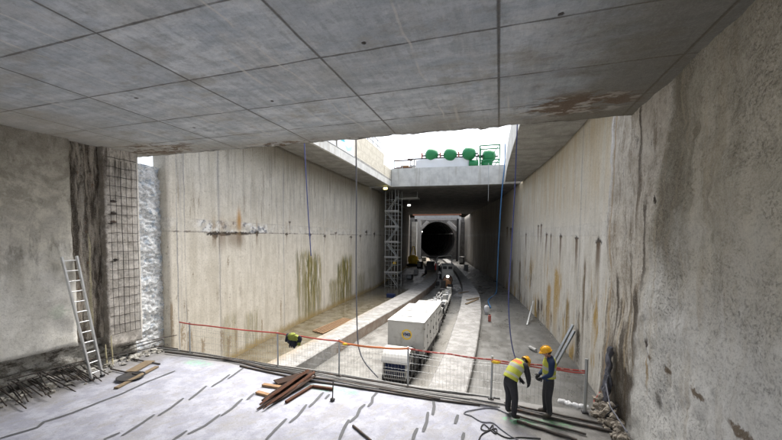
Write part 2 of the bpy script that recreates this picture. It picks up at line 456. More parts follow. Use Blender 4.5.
def far_wall(name, path, left):
    s = Sh(name); x, u, v = s.pos()
    med = s.noise(s.P, 1.6, 6, .62); fine = s.noise(s.P, 9, 5, .65)
    st = s.noise(s.vec(u * 1.7 + (fine - .5) * .15, v * .16, 0.0), 1.0, 7, .7)
    st2 = s.noise(s.vec(u * 4.5 + (fine - .5) * .2, v * .2, 4.0), 1.0, 7, .72)
    grit = s.noise(s.P, 5, 7, .75)
    if left:
        col = s.mix((.57, .53, .445), (.74, .70, .615), s.ss(.38, .62, med * .3 + st * .7))
        col = s.mix(col, (.27, .25, .215), s.ss(.50, .60, st2) * s.ss(3.5, 8.5, v + (st - .5) * 7.) * .6)
        col = s.mix(col, (.42, .385, .32), s.ss(.55, .62, st) * .45)
        col = s.mix(col, (.30, .255, .19), s.ss(.57, .615, s.noise(s.vec(u * 2.6 + (fine - .5) * .2, v * .22, 41.0), 1., 7, .75)) * s.ss(.45, .6, s.noise(s.vec(u * .4, v * .25, 43.), 1., 3)) * .7)
        col = s.mix(col, (.24, .19, .13), s.ss(.57, .64, grit) * s.ss(.5, .6, s.noise(s.P, .8, 4)) * .7)
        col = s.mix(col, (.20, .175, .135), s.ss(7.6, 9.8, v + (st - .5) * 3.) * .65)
    else:
        col = s.mix((.64, .60, .51), (.80, .77, .70), s.ss(.38, .62, med * .3 + st * .7))
        col = s.mix(col, (.56, .46, .30), s.ss(.40, .60, st) * s.ss(4.6, 7.0, v + (med - .5) * 2.) * .75)
        col = s.mix(col, (.34, .305, .255), s.ss(.55, .63, st2) * .4)
        col = s.mix(col, (.48, .31, .08), s.ss(.50, .58, s.noise(s.vec(u * 1.0, v * .2, 9.0), 1.0, 7, .72)) * s.ss(.46, .58, s.noise(s.vec(u * .3, v * .2, 3.0), 1.0, 3)) * s.ss(3.6, 1.0, v + (st2 - .5) * 6.0) * .95)
        col = s.mix(col, (.10, .07, .045), s.ss(.53, .60, s.noise(s.vec(u * 1.3, v * .3, 19.0), 1.0, 7, .74)) * s.ss(.44, .56, s.noise(s.vec(u * .35, v * .3, 23.0), 1.0, 3)) * s.ss(3.4, -.2, v + (st - .5) * 6.0) * .9)
        col = s.mix(col, (.24, .18, .12), s.ss(.57, .64, grit) * s.ss(.5, .6, s.noise(s.P, .8, 4)) * .6)
    col = s.mix(col, s.mix((.10, .09, .08), (.22, .20, .175), s.ss(.4, .6, st)), s.ss(38., 50., u + (st - .5) * 14.) * .8)   # far stretch darkened: shade under the roof put into the colour
    # panel joints
    jt = ((u / 6.1 + .33).frac() - .5).abs()
    joint = s.ss(.006, .002, jt + (fine - .5) * .004)
    col = s.mix(col, (.20, .19, .17), joint * .6)
    wide = s.ss(.03, .0, jt) * s.ss(.35, .65, st2)
    col = s.mix(col, (.40, .40, .41), wide * .4)
    # pour joint with patching mortar and rust pockets
    zc = 4.62
    band = s.ss(zc - .03, zc + .02, v) * s.ss(zc + .62, zc + .5, v)
    pat = s.ss(.47, .55, s.noise(s.vec(u * 1.4, v * 1.8, 0.0), 1.0, 4, .6))
    col = s.mix(col, s.mix((.24, .25, .27), (.76, .76, .74), s.ss(.44, .54, s.noise(s.P, 2.8, 5, .65))), band * ((s.ss(17.8, 17.2, u) * s.ss(11.6, 12.2, u)).max(.28) * (pat * .7 + .3) if left else .12))
    if left:
        for u0, w_, c_, k_ in ((10.75, .05, (.24, .25, .27), .7), (10.95, .09, (.44, .43, .41), .35), (11.15, .04, (.26, .26, .27), .6)):
            col = s.mix(col, c_, s.ss(w_, w_ * .3, (u + (med - .5) * .12 - u0).abs()) * s.ss(.38, .52, st2) * k_)
    line = s.ss(.05, .015, (v + (fine - .5) * .1 - zc).abs()) * s.ss(.42, .56, s.noise(s.vec(u * .9, 0.0, 3.0), 1.0, 3))
    col = s.mix(col, (.06, .045, .035), line * (.75 if left else .12))
    col = s.mix(col, (.25, .22, .19), s.ss(.03, .01, (v + (fine - .5) * .06 - zc - .55).abs()) * s.ss(.46, .6, med) * (.4 if left else .2))
    # stains, algae and rust runs found on this wall (sight lines to the wall's own plane)
    if left:
        for px, py, w, h in ((236, 233.2, 1.2, .055), (214, 234, .28, .13), (222, 234, .5, .06), (239, 233, .32, .05), (257, 233, .12, .12), (287, 234, .10, .1), (310, 235, .12, .16), (325, 236, .14, .1),
                             (351, 237, .2, .12), (366, 232, .2, .22), (374, 234, .2, .25), (360, 236, .2, .1), (385, 236, .3, .3), (290, 222, .1, .06), (336, 233, .14, .08)):
            p = on_path(px, py, path)
            uu = u + (fine - .5) * .5; vv = v + (fine - .5) * .2 + (grit - .5) * .25
            col = s.mix(col, (.03, .024, .02), s.spot(uu, vv, p.y, p.z, w * 2.3, h * .8, .45).max(s.spot(uu, vv, p.y + w * .3, p.z - h * .3, w * 1.0, h * 1.9, .5)) * .97)
            col = s.mix(col, (.20, .14, .085), s.drip(u + (st2 - .5) * .3, v, p.y, p.z, w * .8, 1.1) * .6)
            col = s.mix(col, (.38, .26, .13), s.spot(u + (fine - .5) * .2, v, p.y, p.z + .45, w * .9, .6, 1.) * .45)
        p = on_path(239, 218, path)
        col = s.mix(col, (.46, .25, .07), s.spot(u + (st2 - .5) * .3, v + (fine - .5) * .2, p.y, p.z - .1, .32, .95, 1.0) * .9)
        alg = s.noise(s.vec(u * 3.4 + (fine - .5) * .3, v * .25, 30.0), 1.0, 6, .7)
        for px, top, w, a in ((303, 262, .55, .7), (311, 264, .5, 1.), (318, 266, .35, .8), (334, 288, .5, .7), (342, 270, .55, 1.), (347, 264, .7, 1.), (361, 280, .6, .5), (372, 272, .8, .35), (230, 330, .3, .4), (252, 325, .35, .5)):
            p = on_path(px, top, path)
            col = s.mix(col, s.mix((.27, .22, .06), (.10, .10, .03), s.ss(.42, .58, st2)), s.drip(u + (alg - .5) * .8, v + (alg - .5) * 2.4, p.y, p.z + .8, w * 2.3, p.z + 6.5, .4) * s.ss(.40, .50, alg) * a)
        col = s.mix(col, (.33, .23, .07), s.ss(-1.35, -1.95, v + (med - .5) * .6) * .8)
        for px, py, w_, L_ in ((183, 325, .10, 2.2), (190, 330, .14, 1.6), (203, 338, .12, 1.4), (222, 330, .16, 1.6), (229, 336, .2, 1.4), (236, 328, .12, 2.0), (262, 318, .1, 2.0), (172, 300, .08, 3.0), (281, 300, .1, 2.6)):
            p = on_path(px, py, path)
            col = s.mix(col, (.27, .19, .10), s.drip(u + (st2 - .5) * .5, v + (st2 - .5) * 1.4, p.y, p.z, w_ * 1.5, L_, .6) * s.ss(.42, .52, st2 * .5 + fine * .5) * .75)
        for px, py in ((228, 262), (318, 256), (300, 270)):
            p = on_path(px, py, path)
            col = s.mix(col, (.25, .19, .12), s.spot(u + (fine - .5) * .5, v + (fine - .5) * .8, p.y, p.z, .12, .35, .6) * .6)
    else:
        for px, py, w, h in ((526, 234.5, .14, .2), (546, 234.5, .14, .16), (551, 235.5, .1, .14), (560, 236.5, .16, .18), (576, 238.5, .18, .14), (598, 242, .2, .22), (538, 226, .12, .12), (541, 225, .15, .15), (511, 229, .5, .2), (507, 228, .4, .2)):
            p = on_path(px, py, path)
            uu = u + (fine - .5) * .7; vv = v + (fine - .5) * .35 + (grit - .5) * .3
            col = s.mix(col, (.03, .025, .02), s.spot(uu, vv, p.y, p.z, w * 2.9, h * .55, .5).max(s.spot(uu, vv, p.y + w * .3, p.z - h * .2, w * 1.3, h * 1.6, .5)) * .97)
            col = s.mix(col, (.17, .115, .07), s.drip(u + (st2 - .5) * .2, v, p.y, p.z, w * 1.8, 2.1) * .85)
        for px, py, w, L, c in ((585, 262, .14, 5, (.20, .15, .09)), (578, 330, .35, 2.4, (.06, .045, .03)), (567, 300, .3, 3, (.30, .21, .08)), (556, 270, .5, 4.5, (.50, .33, .10)), (549, 285, .5, 4, (.48, .31, .10)), (538, 300, .35, 2, (.10, .08, .06)), (520, 262, .4, 4, (.22, .17, .10)), (512, 260, .5, 4, (.15, .12, .09))):
            p = on_path(px, py, path)
            col = s.mix(col, c, s.drip(u + (st2 - .5) * .5, v + (st - .5) * 1.2, p.y, p.z, w * 1.7, L * 1.3, .7) * s.ss(.40, .50, st2 * .6 + fine * .4) * .95)
    h = med * .3 + fine * .35 + st * .3 + joint * -1.0 + band * .12
    return s.done(col, .85, h, .5, .03, 0, .25, .35)


def m_slab():
    s = Sh('formwork concrete'); x, y, z = s.pos()
    big = s.noise(s.P, .5, 4, .55); med = s.noise(s.vec(x * 1.3, y * 2.6, z), 1.0, 7, .66, .25); fine = s.noise(s.P, 9, 6, .72)
    col = s.mix((.48, .515, .535), (.67, .70, .71), s.ss(.38, .62, med * .65 + fine * .35))
    col = s.mix(col, (.36, .41, .455), s.ss(.48, .62, s.noise(s.vec(x * .9, y * 2.2, 5.0), 1.0, 7, .68)) * .65)
    col = s.mix(col, (.50, .49, .455), s.ss(.52, .62, s.noise(s.vec(x * 1.2, y * .5, 11.0), 1.0, 7, .7)) * .45)
    col = s.mix(col, (.24, .23, .205), s.ss(.57, .65, s.noise(s.P, 3.2, 6, .72)) * .35)
    col = s.mix(col, (.37, .35, .295), s.ss(.5, .7, big) * .45)
    # tone differs from board to board
    bx = ((x + .08) / 2.78)._m('FLOOR'); by = ((y - .42) / 1.545)._m('FLOOR')
    wn = s.nt.nodes.new('ShaderNodeTexWhiteNoise'); wn.noise_dimensions = '2D'
    s.nt.links.new(s.vec(bx, by, 0.0).k, wn.inputs['Vector'])
    tone = S(s.nt, wn.outputs['Value'])
    col = s.mix(col, (.33, .36, .385), tone * .5)
    bm_ = s.noise(s.vec(x * 6.0, y * .7, 3.0), 1.0, 6, .7) * .5 + s.noise(s.vec(x * 1.1, y * 4.0, 21.0), 1.0, 7, .72) * .5
    col = s.mix(col, (.30, .325, .34), s.ss(.49, .58, bm_) * .55)
    col = s.mix(col, (.72, .72, .69), s.ss(.46, .38, bm_) * .4)
    col = s.mix(col, (.34, .31, .25), s.ss(.54, .64, s.noise(s.vec(x * .6, y * .9, 31.), 1.0, 6, .68)) * .45)
    # board seams
    wob = (s.noise(s.P, 3, 3) - .5) * .05
    sx = (((x + .08) / 2.78 + .5).frac() - .5).abs() * 2.78
    sy = (((y - .42) / 1.545 + .5).frac() - .5).abs() * 1.545
    seam = s.ss(.034, .008, sx + wob * .3).max(s.ss(.026, .006, sy + wob * .7) * s.ss(.25, .5, s.noise(s.vec(x * .8, y * 3., 2.), 1., 3)))
    col = s.mix(col, (.075, .07, .062), seam * .85)
    halo = s.ss(.25, .0, sx).max(s.ss(.2, .0, sy)) * s.ss(.4, .65, fine)
    col = s.mix(col, (.23, .215, .18), halo * .35)
    # pale lime runs along the boards
    for x0, w in ((-7.2, .05), (-6.4, .03), (-4.35, .05), (-1.35, .03), (-9.6, .08), (-10.7, .05), (-3.6, .03)):
        l = s.ss(w, w * .2, (x + (s.noise(s.vec(y * .7, 0., x0), 1., 3) - .5) * .35 - x0).abs()) * s.ss(.38, .6, s.noise(s.vec(y * 1.1, x0, 0.), 1., 3))
        col = s.mix(col, (.66, .64, .58), l * .6)
    for a, b, w in (((452, 97), (461, 130), .055), ((508, 88), (509, 118), .04), ((345, 92), (352, 120), .03)):
        p, q = onZ(*a, SOF), onZ(*b, SOF); c = (p + q) / 2
        k = (q.x - p.x) / (q.y - p.y)
        col = s.mix(col, (.60, .58, .52), s.spot(x - (y - c.y) * k, y, c.x, c.y, w, (q.y - p.y) / 2, .9) * .65)
    # edge grime, brown spalls
    e = y + (s.noise(s.vec(x * .8, y * .3, 0.), 1., 4) - .5) * 1.2
    col = s.mix(col, (.25, .225, .175), s.ss(8.0, 9.3, e) * .6)
    col = s.mix(col, (.42, .38, .30), s.ss(-9.5, -12.3, x + (med - .5) * 3.) * .55)
    col = s.mix(col, (.125, .108, .072), s.ss(-.1, 2.0, x + (med - .5) * 2.6 + (big - .5) * 2.) * .8)
    pk = s.noise(s.vec(x * 1.1, y * 2.4, 3.0), 1.0, 6, .7, .5)
    near = s.spot(x, y, 1.5, 8.4, 1.7, .95, .6).max(s.spot(x, y, -11.3, 8.7, 2.6, .9, .6)).max(s.spot(x, y, -6.5, 9.3, 2.2, .35, .7))
    col = s.mix(col, (.13, .085, .05), s.ss(.49, .54, pk + near * .09 - .06) * near * .95)
    col = s.mix(col, (.57, .54, .47), s.ss(.52, .58, s.noise(s.vec(x * 1.6, y * 3.0, 9.), 1., 5, .6)) * near * .5)
    col = s.mix(col, (.045, .035, .03), s.ss(9.25, 9.42, y + (fine - .5) * .35) * s.ss(.42, .62, s.noise(s.vec(x * 1.2, 0., 0.), 1., 4)) * .8)
    for px, py in ((400 / 2.935, 288 / 2.935), (260 + 35 / 2.935, 296 / 2.935), (260 + 305 / 2.935, 125 / 2.935), (194, 127.5), (520 + 120 / 2.935, 41 / 2.935)):
        p = onZ(px, py, SOF)
        col = s.mix(col, (.05, .045, .04), s.spot(x + (fine - .5) * .1, y + (fine - .5) * .1, p.x, p.y, .055, .05, .4))
    h = fine * .5 + med * .4 + seam * -.7
    return s.done(col, .8, h, .5, .02, 0, .3, .2)


def m_roof(name='far roof concrete'):
    s = Sh(name); x, y, z = s.pos()
    med = s.noise(s.P, 1.2, 6, .65); fine = s.noise(s.P, 7, 5, .7)
    col = s.mix((.25, .245, .225), (.40, .39, .36), s.ss(.3, .7, med))
    sy = ((y / 2.5).frac() - .5).abs()
    seam = s.ss(.018, .006, sy + (fine - .5) * .01)
    col = s.mix(col, (.12, .115, .105), seam * .6)
    col = s.mix(col, (.22, .195, .15), s.ss(.55, .7, s.noise(s.vec(x * 2., y * .4, 0.), 1., 5)) * .5)
    col = s.mix(col, s.mix((.06, .055, .05), (.14, .13, .12), s.ss(.4, .6, med)), s.ss(38.5, 40., y) * .8)    # darker past the front edge: the box's shade painted in
    return s.done(col, .85, fine + seam * -.6, .4, .02, 0, .35, .4)


def m_fascia():
    s = Sh('pale fascia concrete'); x, y, z = s.pos()
    med = s.noise(s.P, 1.4, 6, .6); st = s.noise(s.vec(x * 2.5, y * 2.5, z * .25), 1., 5)
    col = s.mix((.50, .50, .48), (.66, .66, .63), s.ss(.3, .7, med))
    col = s.mix(col, (.40, .38, .33), s.ss(.52, .68, st) * .6)
    return s.done(col, .8, med + st, .3, .015)


def m_blocks():
    s = Sh('cream block parapet'); x, y, z = s.pos()
    med = s.noise(s.P, 2.4, 6, .65); fine = s.noise(s.P, 8, 5, .7)
    col = s.mix((.52, .48, .39), (.68, .64, .54), s.ss(.3, .7, med))
    row = ((z / .62).frac() - .5).abs()
    col = s.mix(col, (.33, .27, .19), s.ss(.46, .495, row + (fine - .5) * .05) * s.ss(.4, .56, med) * .8)
    col = s.mix(col, (.36, .30, .22), s.ss(.58, .70, fine) * .5)
    return s.done(col, .85, med + fine * .5, .5, .03)


def m_deck():
    s = Sh('pale deck sheets'); x, y, z = s.pos()
    big = s.noise(s.P, .45, 5, .6); med = s.noise(s.P, 2.0, 6, .65); fine = s.noise(s.P, 16, 5, .7)
    col = s.mix((.25, .26, .315), (.33, .343, .405), s.ss(.40, .60, med))
    col = s.mix(col, (.23, .23, .245), s.ss(.50, .62, s.noise(s.P, 1.1, 7, .72)) * .6)
    col = s.mix(col, (.16, .155, .15), s.ss(.57, .67, s.noise(s.P, 6, 6, .75)) * .6)
    st = s.noise(s.vec(x * .8 + y * 1.6, x * 5. - y * 2.4, 0.), 1., 5, .6)
    col = s.mix(col, (.25, .245, .235), s.ss(.53, .63, st) * .45)
    for px, py, rx, ry in ((60, 400, .8, .5), (150, 400, .9, .5), (230, 420, .7, .4), (400, 425, .8, .35), (450, 415, .7, .4), (470, 432, .8, .4), (300, 430, .6, .3)):
        p = onZ(px, py, 0)
        col = s.mix(col, (.20, .195, .185), s.spot(x + (med - .5) * 1.4, y + (fine - .5) * .6 + (med - .5), p.x, p.y, rx, ry, .9) * s.ss(.42, .58, med * .5 + fine * .5) * .5)
    # dirt toward the edge, wet mud where the men stand
    col = s.mix(col, (.24, .235, .225), s.ss(8.95, 9.55, y + (med - .5) * .9) * .85)
    wet = s.spot(x + (med - .5) * 1.6, y + (med - .5) * 1.2, 1.9, 8.6, 2.4, 1.75, .55)
    col = s.mix(col, s.mix((.12, .115, .105), (.24, .235, .22), s.ss(.35, .65, med)), wet * .93)
    col = s.mix(col, (.20, .19, .17), s.ss(-10.9, -12.1, x + (med - .5) * 1.1) * .7)
    # green marker spray
    sp = s.ss(.40, .62, s.noise(s.P, 5, 5, .75))
    for px, py, rx, ry, a in ((508, 419, .16, .14, 1.), (520, 421, .5, .35, .55), (555, 425, .6, .3, .5), (322, 388, .7, .3, .5), (345, 391, .6, .25, .45), (198, 363, .8, .35, .4)):
        p = onZ(px, py, 0)
        col = s.mix(col, (.07, .62, .20), s.spot(x, y, p.x, p.y, rx, ry, .9) * sp * a)
    r = (wet * -.35) + .72 + (fine - .5) * .2
    return s.done(col, r, fine * .5 + med * .6, .35, .02, 0, .35, .2)


def m_floor():
    s = Sh('wet trench floor'); x, y, z = s.pos()
    big = s.noise(s.P, .3, 5, .6); med = s.noise(s.P, 1.5, 6, .65); fine = s.noise(s.P, 10, 5, .7)
    col = s.mix((.11, .11, .104), (.18, .18, .172), s.ss(.38, .62, med))
    wet = s.ss(.28, .72, s.noise(s.vec(x * .7, y * .3, 0.), 1., 6, .7))
    col = s.mix(col, (.14, .135, .12), wet * .5)
    # brown water standing along the left wall; pale dry strip beside the train
    lw = s.ss(-9.6, -10.4, x + (med - .5) * .8) * s.ss(46., 38., y)
    col = s.mix(col, s.mix((.13, .10, .05), (.21, .185, .13), s.ss(.35, .65, med)), lw * .85)
    dry = s.spot(x + (med - .5) * .5, y, -6.5, 17., 1.9, 14., .35)
    col = s.mix(col, s.mix((.17, .165, .155), (.27, .265, .25), s.ss(.4, .6, med)), dry * .7)
    tr = s.spot(x + (med - .5) * .4, y * 0.0, -3.0, 0.0, .6, 1.0, .5) * s.ss(34., 24., y)
    col = s.mix(col, (.30, .285, .255), tr * .5)
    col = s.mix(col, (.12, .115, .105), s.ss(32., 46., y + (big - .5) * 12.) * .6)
    r = (wet.max(lw)) * -.45 + .62 + (fine - .5) * .15
    return s.done(col, r.max(.16), fine * .5 + med * .6, .3, .02, 0, .4, .3)


def m_kerb(name, pink):
    s = Sh(name); x, y, z = s.pos()
    med = s.noise(s.P, 1.6, 6, .65); fine = s.noise(s.P, 10, 5, .7)
    col = s.mix((.22, .217, .21), (.33, .327, .32), s.ss(.40, .60, med))
    col = s.mix(col, (.20, .19, .175), s.ss(.52, .62, s.noise(s.P, 2.6, 7, .75)) * .7)
    if pink:
        g = s.nt.nodes.new('ShaderNodeNewGeometry'); q = s.nt.nodes.new('ShaderNodeSeparateXYZ')
        s.nt.links.new(g.outputs['Normal'], q.inputs[0]); nz = S(s.nt, q.outputs[2])
        side = s.ss(.6, .3, nz)
        c2 = s.mix((.23, .14, .085), (.30, .24, .185), s.ss(.35, .65, med))
        col = s.mix(col, c2, side * s.ss(15.5, 17.5, y) * .7)
        col = s.mix(col, (.14, .135, .125), side * s.ss(14.2, 13.4, y) * .7)
        col = s.mix(col, (.33, .25, .14), s.ss(-9.1, -9.9, x + (med - .5) * .8) * .5)
    sy = ((y / 3.0).frac() - .5).abs()
    col = s.mix(col, (.18, .18, .17), s.ss(.012, .004, sy) * .6)
    return s.done(col, .8, med + fine * .4, .4, .02, 0, .35, .4)


M = dict(
    right=m_near_shotcrete_right(), left=m_near_shotcrete_left(), rubble=m_rubble(), slot=m_slot(), endp=m_endpanel(), rock=m_rockface(),
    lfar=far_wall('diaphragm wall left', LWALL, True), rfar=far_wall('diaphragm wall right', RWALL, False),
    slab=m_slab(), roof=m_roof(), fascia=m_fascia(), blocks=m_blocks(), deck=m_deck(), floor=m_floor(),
    kerbl=m_kerb('kerb stained', True), kerbr=m_kerb('kerb plain', False),
    earth=plain('earth', (.20, .17, .12), .95, 0, .3, .8),
    gap=plain('dark joint', (.085, .088, .095), .8, 0, .4, 4),
    rust=plain('rusty steel', (.060, .025, .014), .95, 0, .5, 9, (.11, .045, .02), .5),
    rustdark=plain('old dark rust', (.030, .017, .012), .95, 0, .5, 9, (.07, .03, .016), .5),
    bar=plain('dark rebar', (.060, .054, .050), .6, .5, .4, 8, (.16, .085, .05), .5),
    barpale=plain('dusty rebar', (.22, .22, .215), .6, .4, .3, 8),
    galv=plain('galvanised steel', (.42, .44, .45), .42, .8, .2, 5),
    alu=plain('aluminium', (.66, .67, .68), .38, .75, .15, 6, (.40, .38, .34), .4),
    wood=plain('raw timber', (.25, .155, .085), .85, 0, .35, 7, (.16, .10, .06), .5),
    dwood=plain('old timber', (.17, .13, .085), .88, 0, .4, 7),
    white=plain('white paint', (.50, .50, .485), .5, 0, .10, 3, (.24, .22, .18), .7),
    grey=plain('grey paint', (.30, .31, .32), .5, .1, .2, 4, (.15, .14, .12), .4),
    dark=plain('dark steel', (.045, .045, .048), .55, .5, .4, 5, (.12, .09, .06), .5),
    rubber=plain('black rubber', (.022, .022, .024), .7, 0, .3, 6, (.12, .115, .10), .4),
    cable=plain('navy cable', (.020, .035, .11), .45, 0, .3, 5),
    bluep=plain('blue hose', (.06, .19, .40), .5, 0, .2, 3),
    ropeblue=plain('blue rope', (.10, .12, .30), .8, 0, .2, 9),
    ropegrey=plain('grey rope', (.16, .165, .19), .8, 0, .2, 9),
    tapered=plain('red tape', (.45, .085, .07), .5, 0, .15, 5),
    tapewhite=plain('white tape', (.55, .26, .23), .5, 0, .1, 5),
    orange=plain('orange tape', (.62, .20, .08), .5, 0, .15, 4),
    green=plain('green enamel', (.02, .21, .075), .4, 0, .2, 2, (.03, .11, .05), .5),
    tarp=plain('white tarpaulin', (.74, .75, .77), .6, 0, .06, 1.5),
    teal=plain('teal print', (.10, .55, .62), .6, 0, .05, 2),
    ltblue=plain('light blue print', (.50, .68, .78), .6, 0, .05, 2),
    purple=plain('indigo print', (.20, .19, .40), .6, 0, .05, 2),
    pink=plain('primer red', (.50, .16, .13), .6, .1, .2, 4),
    brown=plain('rust brown beam', (.30, .13, .075), .8, 0, .3, 2),
    pale=plain('dusty pale steel', (.42, .42, .405), .65, 0, .15, 1, (.34, .32, .29), .5),
    ochre=plain('ochre plant paint', (.26, .125, .055), .65, 0, .35, 3, (.07, .05, .035), .7),
    yellow=plain('yellow enamel', (.74, .50, .04), .42, 0, .12, 3),
    redp=plain('red enamel', (.50, .04, .035), .45, 0, .2, 3),
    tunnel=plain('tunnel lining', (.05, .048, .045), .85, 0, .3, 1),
    glove=plain('olive knit', (.20, .23, .045), .9, 0, .35, 12),
    blackcl=plain('black cloth', (.017, .019, .03), .9, 0, .3, 12),
    rag=plain('grey blue rag', (.13, .135, .16), .95, 0, .4, 9),
)


def emit(name, c, k):
    m = bpy.data.materials.new(name); m.use_nodes = True
    b = m.node_tree.nodes['Principled BSDF']
    b.inputs['Base Color'].default_value = (*c, 1); b.inputs['Emission Color'].default_value = (*c, 1)
    b.inputs['Emission Strength'].default_value = k
    return m


M['lampwarm'] = emit('sodium lamp glass', (1.0, .88, .30), 1.5)
M['lampwhite'] = emit('white lamp glass', (1.0, .97, .88), 1.3)


# ------------------------------------------------------------------ walls as thick, rough sheets
def wall(xf, y0, y1, z0, z1, du, dz, disp, sgn, thick, top=None):
    """a wall along y with its face at x = xf(y), roughened by disp(y, z); sgn = +1 faces +x"""
    mb = MB(); nu = max(1, round((y1 - y0) / du)); nz = max(1, round((z1 - z0) / dz))
    vs = []
    for i in range(nu + 1):
        y = y0 + (y1 - y0) * i / nu
        for j in range(nz + 1):
            z = z0 + (z1 - z0) * j / nz
            edge = 0 if False else 1
            vs.append((xf(y) + sgn * disp(y, z) * edge, y, z))
    q = lambda i, j: i * (nz + 1) + j
    fs = []
    for i in range(nu):
        for j in range(nz):
            f = (q(i, j), q(i + 1, j), q(i + 1, j + 1), q(i, j + 1))
            fs.append(f if sgn > 0 else tuple(reversed(f)))
    mb.add(vs, fs, 0, True)
    # back and rim
    b = []
    for i in range(nu + 1):
        y = y0 + (y1 - y0) * i / nu
        b += [(xf(y) - sgn * thick, y, z0), (xf(y) - sgn * thick, y, z1)]
    o = len(mb.v); mb.v += [Vector(p) for p in b]
    def addf(f):
        mb.f.append(list(f if sgn > 0 else reversed(f))); mb.m.append(0); mb.sm.append(False)
    for i in range(nu):
        addf((o + 2 * i + 1, o + 2 * i + 3, o + 2 * i + 2, o + 2 * i))
        addf((q(i, nz), q(i + 1, nz), o + 2 * i + 3, o + 2 * i + 1))
        addf((q(i + 1, 0), q(i, 0), o + 2 * i, o + 2 * i + 2))
    for j in range(nz):
        pass
    addf([q(0, j) for j in range(nz + 1)] + [o + 1, o])
    addf([q(nu, j) for j in reversed(range(nz + 1))] + [o + 2 * nu, o + 2 * nu + 1])
    return mb


# ---- floor, deck, outer ground
mb = MB()
ny, nx = 40, 14
pts = []
for i in range(ny + 1):
    y = 9.4 + (125 - 9.4) * (i / ny) ** 1.6
    for j in range(nx + 1):
        x = -34 + 42 * j / nx
        pts.append((x, y, FL + .02 * fr(Vector((x, y, 0)) * .4)))
mb.add(pts, [(i * (nx + 1) + j, i * (nx + 1) + j + 1, (i + 1) * (nx + 1) + j + 1, (i + 1) * (nx + 1) + j) for i in range(ny) for j in range(nx)], 0, True)
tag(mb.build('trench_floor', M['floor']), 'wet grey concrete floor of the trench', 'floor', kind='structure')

mb = MB()
nx, ny = 110, 190
D = lambda x, y: .012 * fr(Vector((x, y, 1)) * .9) + .006 * fr(Vector((x, y, 4)) * 4)
pts = []
for i in range(ny + 1):
    y = -20 + 29.72 * (i / ny) ** .62
    for j in range(nx + 1):
        x = -13.0 + 16.2 * j / nx
        yy = y + (.05 * fr(Vector((x * 1.5, 3, 0))) if i == ny else 0)
        pts.append((x, yy, D(x, yy)))
mb.add(pts, [(i * (nx + 1) + j, i * (nx + 1) + j + 1, (i + 1) * (nx + 1) + j + 1, (i + 1) * (nx + 1) + j) for i in range(ny) for j in range(nx)], 0, True)
mb.box((-4.9, -5.15, -1.05), (16.2, 29.6, 1.9))
deck = tag(mb.build('deck', M['deck']), 'pale working deck covered in white sheets with ragged joints', 'deck', kind='structure')

# ragged open joints between the sheets
ROWS = [
    [[(0, 439), (20, 433), (38, 427), (44, 422), (73, 413), (98, 403), (120, 394.5), (150, 381), (175, 371)]],
    [[(104, 440), (120, 433)], [(122, 436), (138, 426), (154.5, 414.5)], [(158, 416), (171, 408), (183.6, 398)], [(189, 400), (198, 393), (206.5, 386)], [(211.6, 387), (221, 381), (230, 374.5)], [(228, 379), (235, 374), (243.6, 368)]],
    [[(172, 441), (187, 431)], [(188, 434.5), (205, 426), (220, 414.5)], [(221, 416), (233, 408), (242.5, 399)], [(247, 400), (254.5, 393.5)]],
    [[(266, 440), (276.4, 429), (286.6, 419)], [(289.6, 423), (298, 416), (306.6, 404.8)], [(309, 407.4), (316, 400.7), (323.4, 392.5)], [(325.4, 399), (329.5, 394.5)]],
    [[(339, 441), (343.8, 429.3), (349, 420)], [(349.6, 422.8), (357, 416), (360, 409), (365, 404.8)], [(368, 407), (372, 402.7), (372.5, 397.6), (377.6, 392)]],
    [[(412.4, 441), (414.6, 434), (417.5, 428)], [(423, 432), (426.7, 422), (428, 412)], [(432.6, 415), (434.2, 407), (433, 397.5)]],
    [[(462, 441), (464, 433)], [(455, 424), (458, 415)]],
]
def strip(mb, pts, w, lift=.012):
    P3 = [onZ(a, b, 0) for a, b in pts]
    out = []
    for p, q in zip(P3, P3[1:]):
        k = max(2, int((q - p).length / .12))
        out += [p.lerp(q, t / k) for t in range(k)]
    out.append(P3[-1])
    L, R_ = [], []
    for i, p in enumerate(out):
        t = (out[min(i + 1, len(out) - 1)] - out[max(0, i - 1)]).normalized()
        n = Vector((-t.y, t.x, 0))
        ww = w * (1 + .12 * fr(p * 3)) * (.7 if i in (0, len(out) - 1) else 1)
        a, b = p + n * ww / 2, p - n * ww / 2
        L.append((a.x, a.y, D(a.x, a.y) + lift)); R_.append((b.x, b.y, D(b.x, b.y) + lift))
    n = len(L)
    mb.add(L + R_, [(n + i, n + i + 1, i + 1, i) for i in range(n - 1)], 0)
for row in ROWS:
    mb = MB()
    for seg in row: strip(mb, seg, .08)
    mb.build('joint', M['gap'], deck)

# outer ground, reaching the horizon, with the pit left open
mb = MB()
for x0, x1, y0, y1 in ((-500, -60, -500, 38), (4.9, 500, -500, 38), (-60, 4.9, -500, -20.5), (-500, -27, 38, 101), (3, 500, 38, 101), (-500, 500, 101, 900)):
    mb.box(((x0 + x1) / 2, (y0 + y1) / 2, 11.8), (x1 - x0 - .02, y1 - y0 - .02, .4))
tag(mb.build('ground', M['earth']), 'bare earth round the top of the pit', 'ground', kind='structure')

